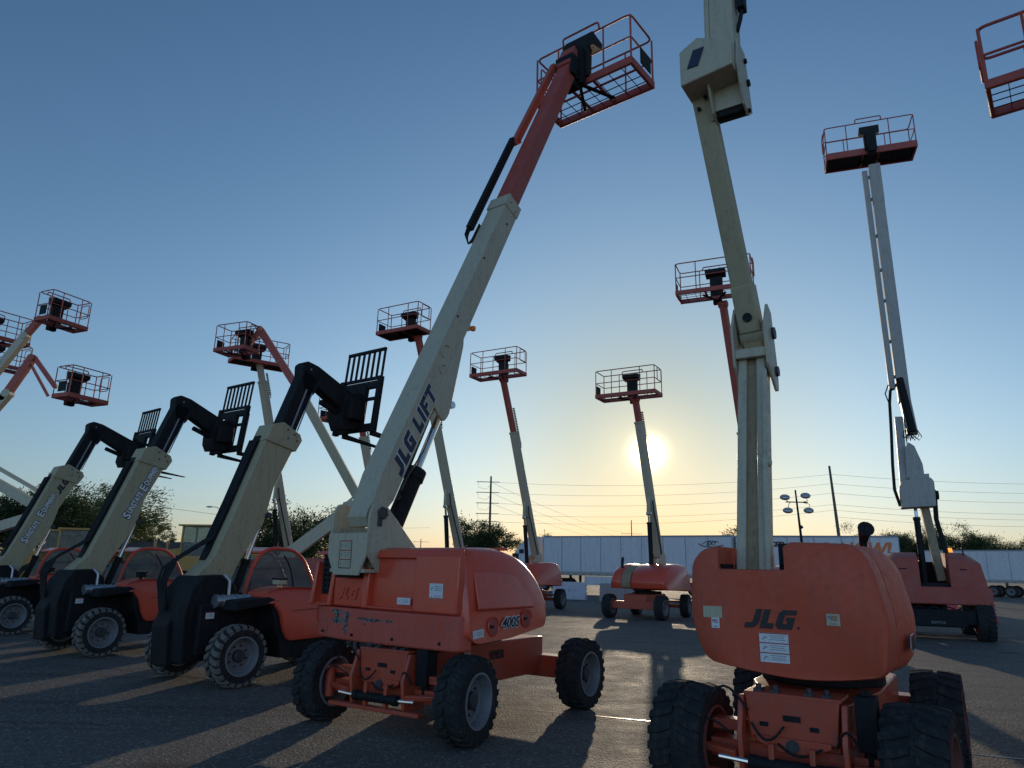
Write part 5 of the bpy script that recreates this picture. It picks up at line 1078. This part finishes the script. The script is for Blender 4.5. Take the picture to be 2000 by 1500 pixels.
tree('small sparse tree, left of a pair against the sky behind the scraper', -41.0, 80, 5.4, 3.6, 3, dens=0.3)
tree('small palm-like sparse tree, right of a pair against the sky behind the scraper', -38.6, 80, 5.9, 3.6, 4, dens=0.3)
tree('spreading mesquite tree behind the nearest telehandler and the low cream arm', -14.9, 50, 5.2, 7.4, 5, dens=1.5, lean=0.1)
tree('round dark tree behind the utility pole left of the white truck', -2.4, 70, 5.9, 5.8, 6, dens=1.3)
tree('low tree peeking over the long trailer beside a leaning boom', 2.6, 76, 5.0, 5.0, 7, 'leaf_light', dens=0.6)
tree('small tree tip showing left of the tall folded boom above the trailers', 19.2, 62, 5.7, 4.0, 8, 'leaf_light', dens=0.6)
tree('loose leafy tree right of the NOW! trailer', 43.6, 85, 7.0, 6.5, 9, dens=1.0, zc=.25)
tree('dense tree directly behind the leaning tan arm of the large lift', 48.5, 86, 8.0, 7.5, 10, dens=1.4, zc=.2)
tree('broad dark tree, left one of the clump above the right trailer', 55.8, 90, 7.2, 8.0, 11, dens=1.5, zc=.2)
tree('broad dark tree, right one of the clump above the right trailer', 61.8, 91, 6.6, 8.0, 12, dens=1.5, zc=.2)
# ================================================================== poles, wires, lamps
def utility_pole(label, x, y, h, arms, r=0.16, side=-1, lean=(0, 0), w_=2.0, mat='wood', both=False):
    t = thing('utility_pole', label, 'utility pole', (x, y, 0), 0, 'utility poles on the skyline')
    m = MB(); m.tube([(0, 0, 0), (lean[0]*0.5, lean[1]*.5, h*0.5), (lean[0], lean[1], h)], [r*1.3, r, r*0.7], 10); m.build('pole', mat, t)
    m = MB()
    for z in arms: 
        lx = lean[0]*z/h
        m.bar((lx-(w_ if side < 0 or both else 0), 0, z), (lx+(w_ if side > 0 or both else 0.9), 0, z), 0.06, 0.07)
    if arms: m.build('crossarm', mat, t)
    m = MB()
    for z in arms:
        m.tube([(lean[0]*z/h+side*w_*0.9, 0, z), (lean[0]*z/h+side*w_*0.85, 0, z-0.6), (lean[0]*z/h+side*w_*0.3, 0, z-0.75), (lean[0]*z/h+side*0.1, 0, z-0.4)], 0.014, 5)
    if arms: m.build('insulator', 'black', t)
    return t
P1z = [10.3, 9.2, 8.1, 7.0, 6.2]; P2z = [12.0, 11.0, 10.0, 8.8, 8.2, 7.5]
utility_pole('tall steel utility pole with stacked short crossarms, left of the sun', -2.0, 75, 10.9, P1z, 0.13, -1, w_=1.5)
utility_pole('tallest bare utility pole, right of the portable light tower', 34.9, 76, 12.9, [], 0.16, 1, lean=(-0.6, 0))
utility_pole('tiny far utility pole with two crossarms directly above the long trailer', 25.4, 150, 11.6, [8.8, 7.2], 0.13, -1, w_=2.2, both=True)
utility_pole('tiny far wooden pole with one crossarm above the orange hood of the scratched lift', -19.3, 160, 7.2, [6.6], 0.12, -1, w_=1.8, both=True)
utility_pole('wooden utility pole rising out of the pale feathery tree', -33.6, 60, 6.9, [6.5], 0.13, -1, w_=1.0, both=True)
def wire(label, a, b, sag, r=0.016, name='power_line'):
    a = Vector(a); b = Vector(b); m = MB(); n = 24
    m.tube([a.lerp(b, k/n)-Vector((0, 0, sag*4*(k/n)*(1-k/n))) for k in range(n+1)], r, 4)
    return tag(m.build(name, 'black', None), label, 'power line', 'power lines across the sky')
ordn = ['top', 'second', 'third', 'fourth', 'lowest']
for i in range(5):
    wire('%s of the power lines sagging between the crossarm pole and the tallest pole' % ordn[i], (-2.0, 75, P1z[i]), (34.4, 76, P2z[i]), 0.75, 0.014)
for i, z in enumerate(P2z):
    wire('%s power line running from the tallest pole to the right edge of the photo' % ['first', 'second', 'third', 'fourth', 'fifth', 'lowest'][i], (34.4, 76, z), (78, 76, z+0.6), 0.9, 0.015)
for i in range(3):
    wire('%s thin line fanning from the crossarm pole down to the tiny far pole' % ['upper', 'middle', 'lower'][i], (-2.0, 75, P1z[i]), (25.4, 150, 8.8-0.8*i), 0.9, 0.013)
wire('single far power line crossing the sky above the yellow grader', (-33.6, 60, 6.5), (-12, 110, 7.2), 0.8, 0.018)
t = thing('street_lamp', 'slender grey street lamp with a short arm above the yellow grader', 'street lamp', (-23.9, 60, 0), 0)
m = MB(); m.tube([(0, 0, 0), (0, 0, 5.7), (-0.1, 0, 5.9)], [0.09, 0.05, 0.04], 8); m.tube([(0, 0, 5.75), (-0.5, 0, 6.0), (-1.0, 0, 6.05)], 0.03, 6); m.build('pole', 'grey', t); m = MB(); m.ico((-1.1, 0, 6.03), 0.2, 2, (1.4, 0.6, 0.35)); m.build('lamp_head', 'grey', t)
t = thing('light_tower', 'portable light tower with four oval lamps left of the tallest pole', 'light tower', (16.95, 42, 0), 0)
m = MB(); m.tube([(0.15, 0, 0.8), (0.0, 0, 3.6), (-0.12, 0, 6.2), (-0.13, 0, 6.42)], [0.10, 0.08, 0.05, 0.05], 8); m.mm(0.06, 0.22, -0.1, 0.1, 2.9, 3.2); m.mm(-0.75, 0.55, -0.03, 0.03, 5.68, 5.74); m.tube([(0.1, 0, 4.2), (0.03, 0.04, 4.35)], 0.09, 6); m.build('mast', 'black', t)
for (lx, lz) in ((-0.78, 5.98), (0.44, 6.10), (-0.66, 5.22), (0.56, 5.24)):
    m = MB(); m.ico((lx, 0, lz), 0.30, 3, (1.0, 0.6, 0.58)); lo = m.build('lamp', 'grey', t)
    m = MB(); m.ico((lx, -0.10, lz-0.05), 0.25, 3, (1.0, 0.5, 0.5)); m.build('lamp_glass', 'steel', lo)
    m = MB(); m.tube([(lx*0.6-0.1, 0, 5.7), (lx+0.1, 0, 5.8 if lz > 5.7 else 5.6), (lx, 0, lz)], 0.02, 5); m.build('lamp_bracket', 'black', lo)
m = MB(); m.mm(-0.9, 1.0, -0.6, 0.6, 0.5, 1.5); m.mm(-1.9, -0.9, -0.05, 0.05, 0.5, 0.6); m.build('generator_trailer', 'white', t, 0.04)
for s_ in (-1, 1): wheel(t, 0.1, s_*0.72, 0.33, 0.2, s_)
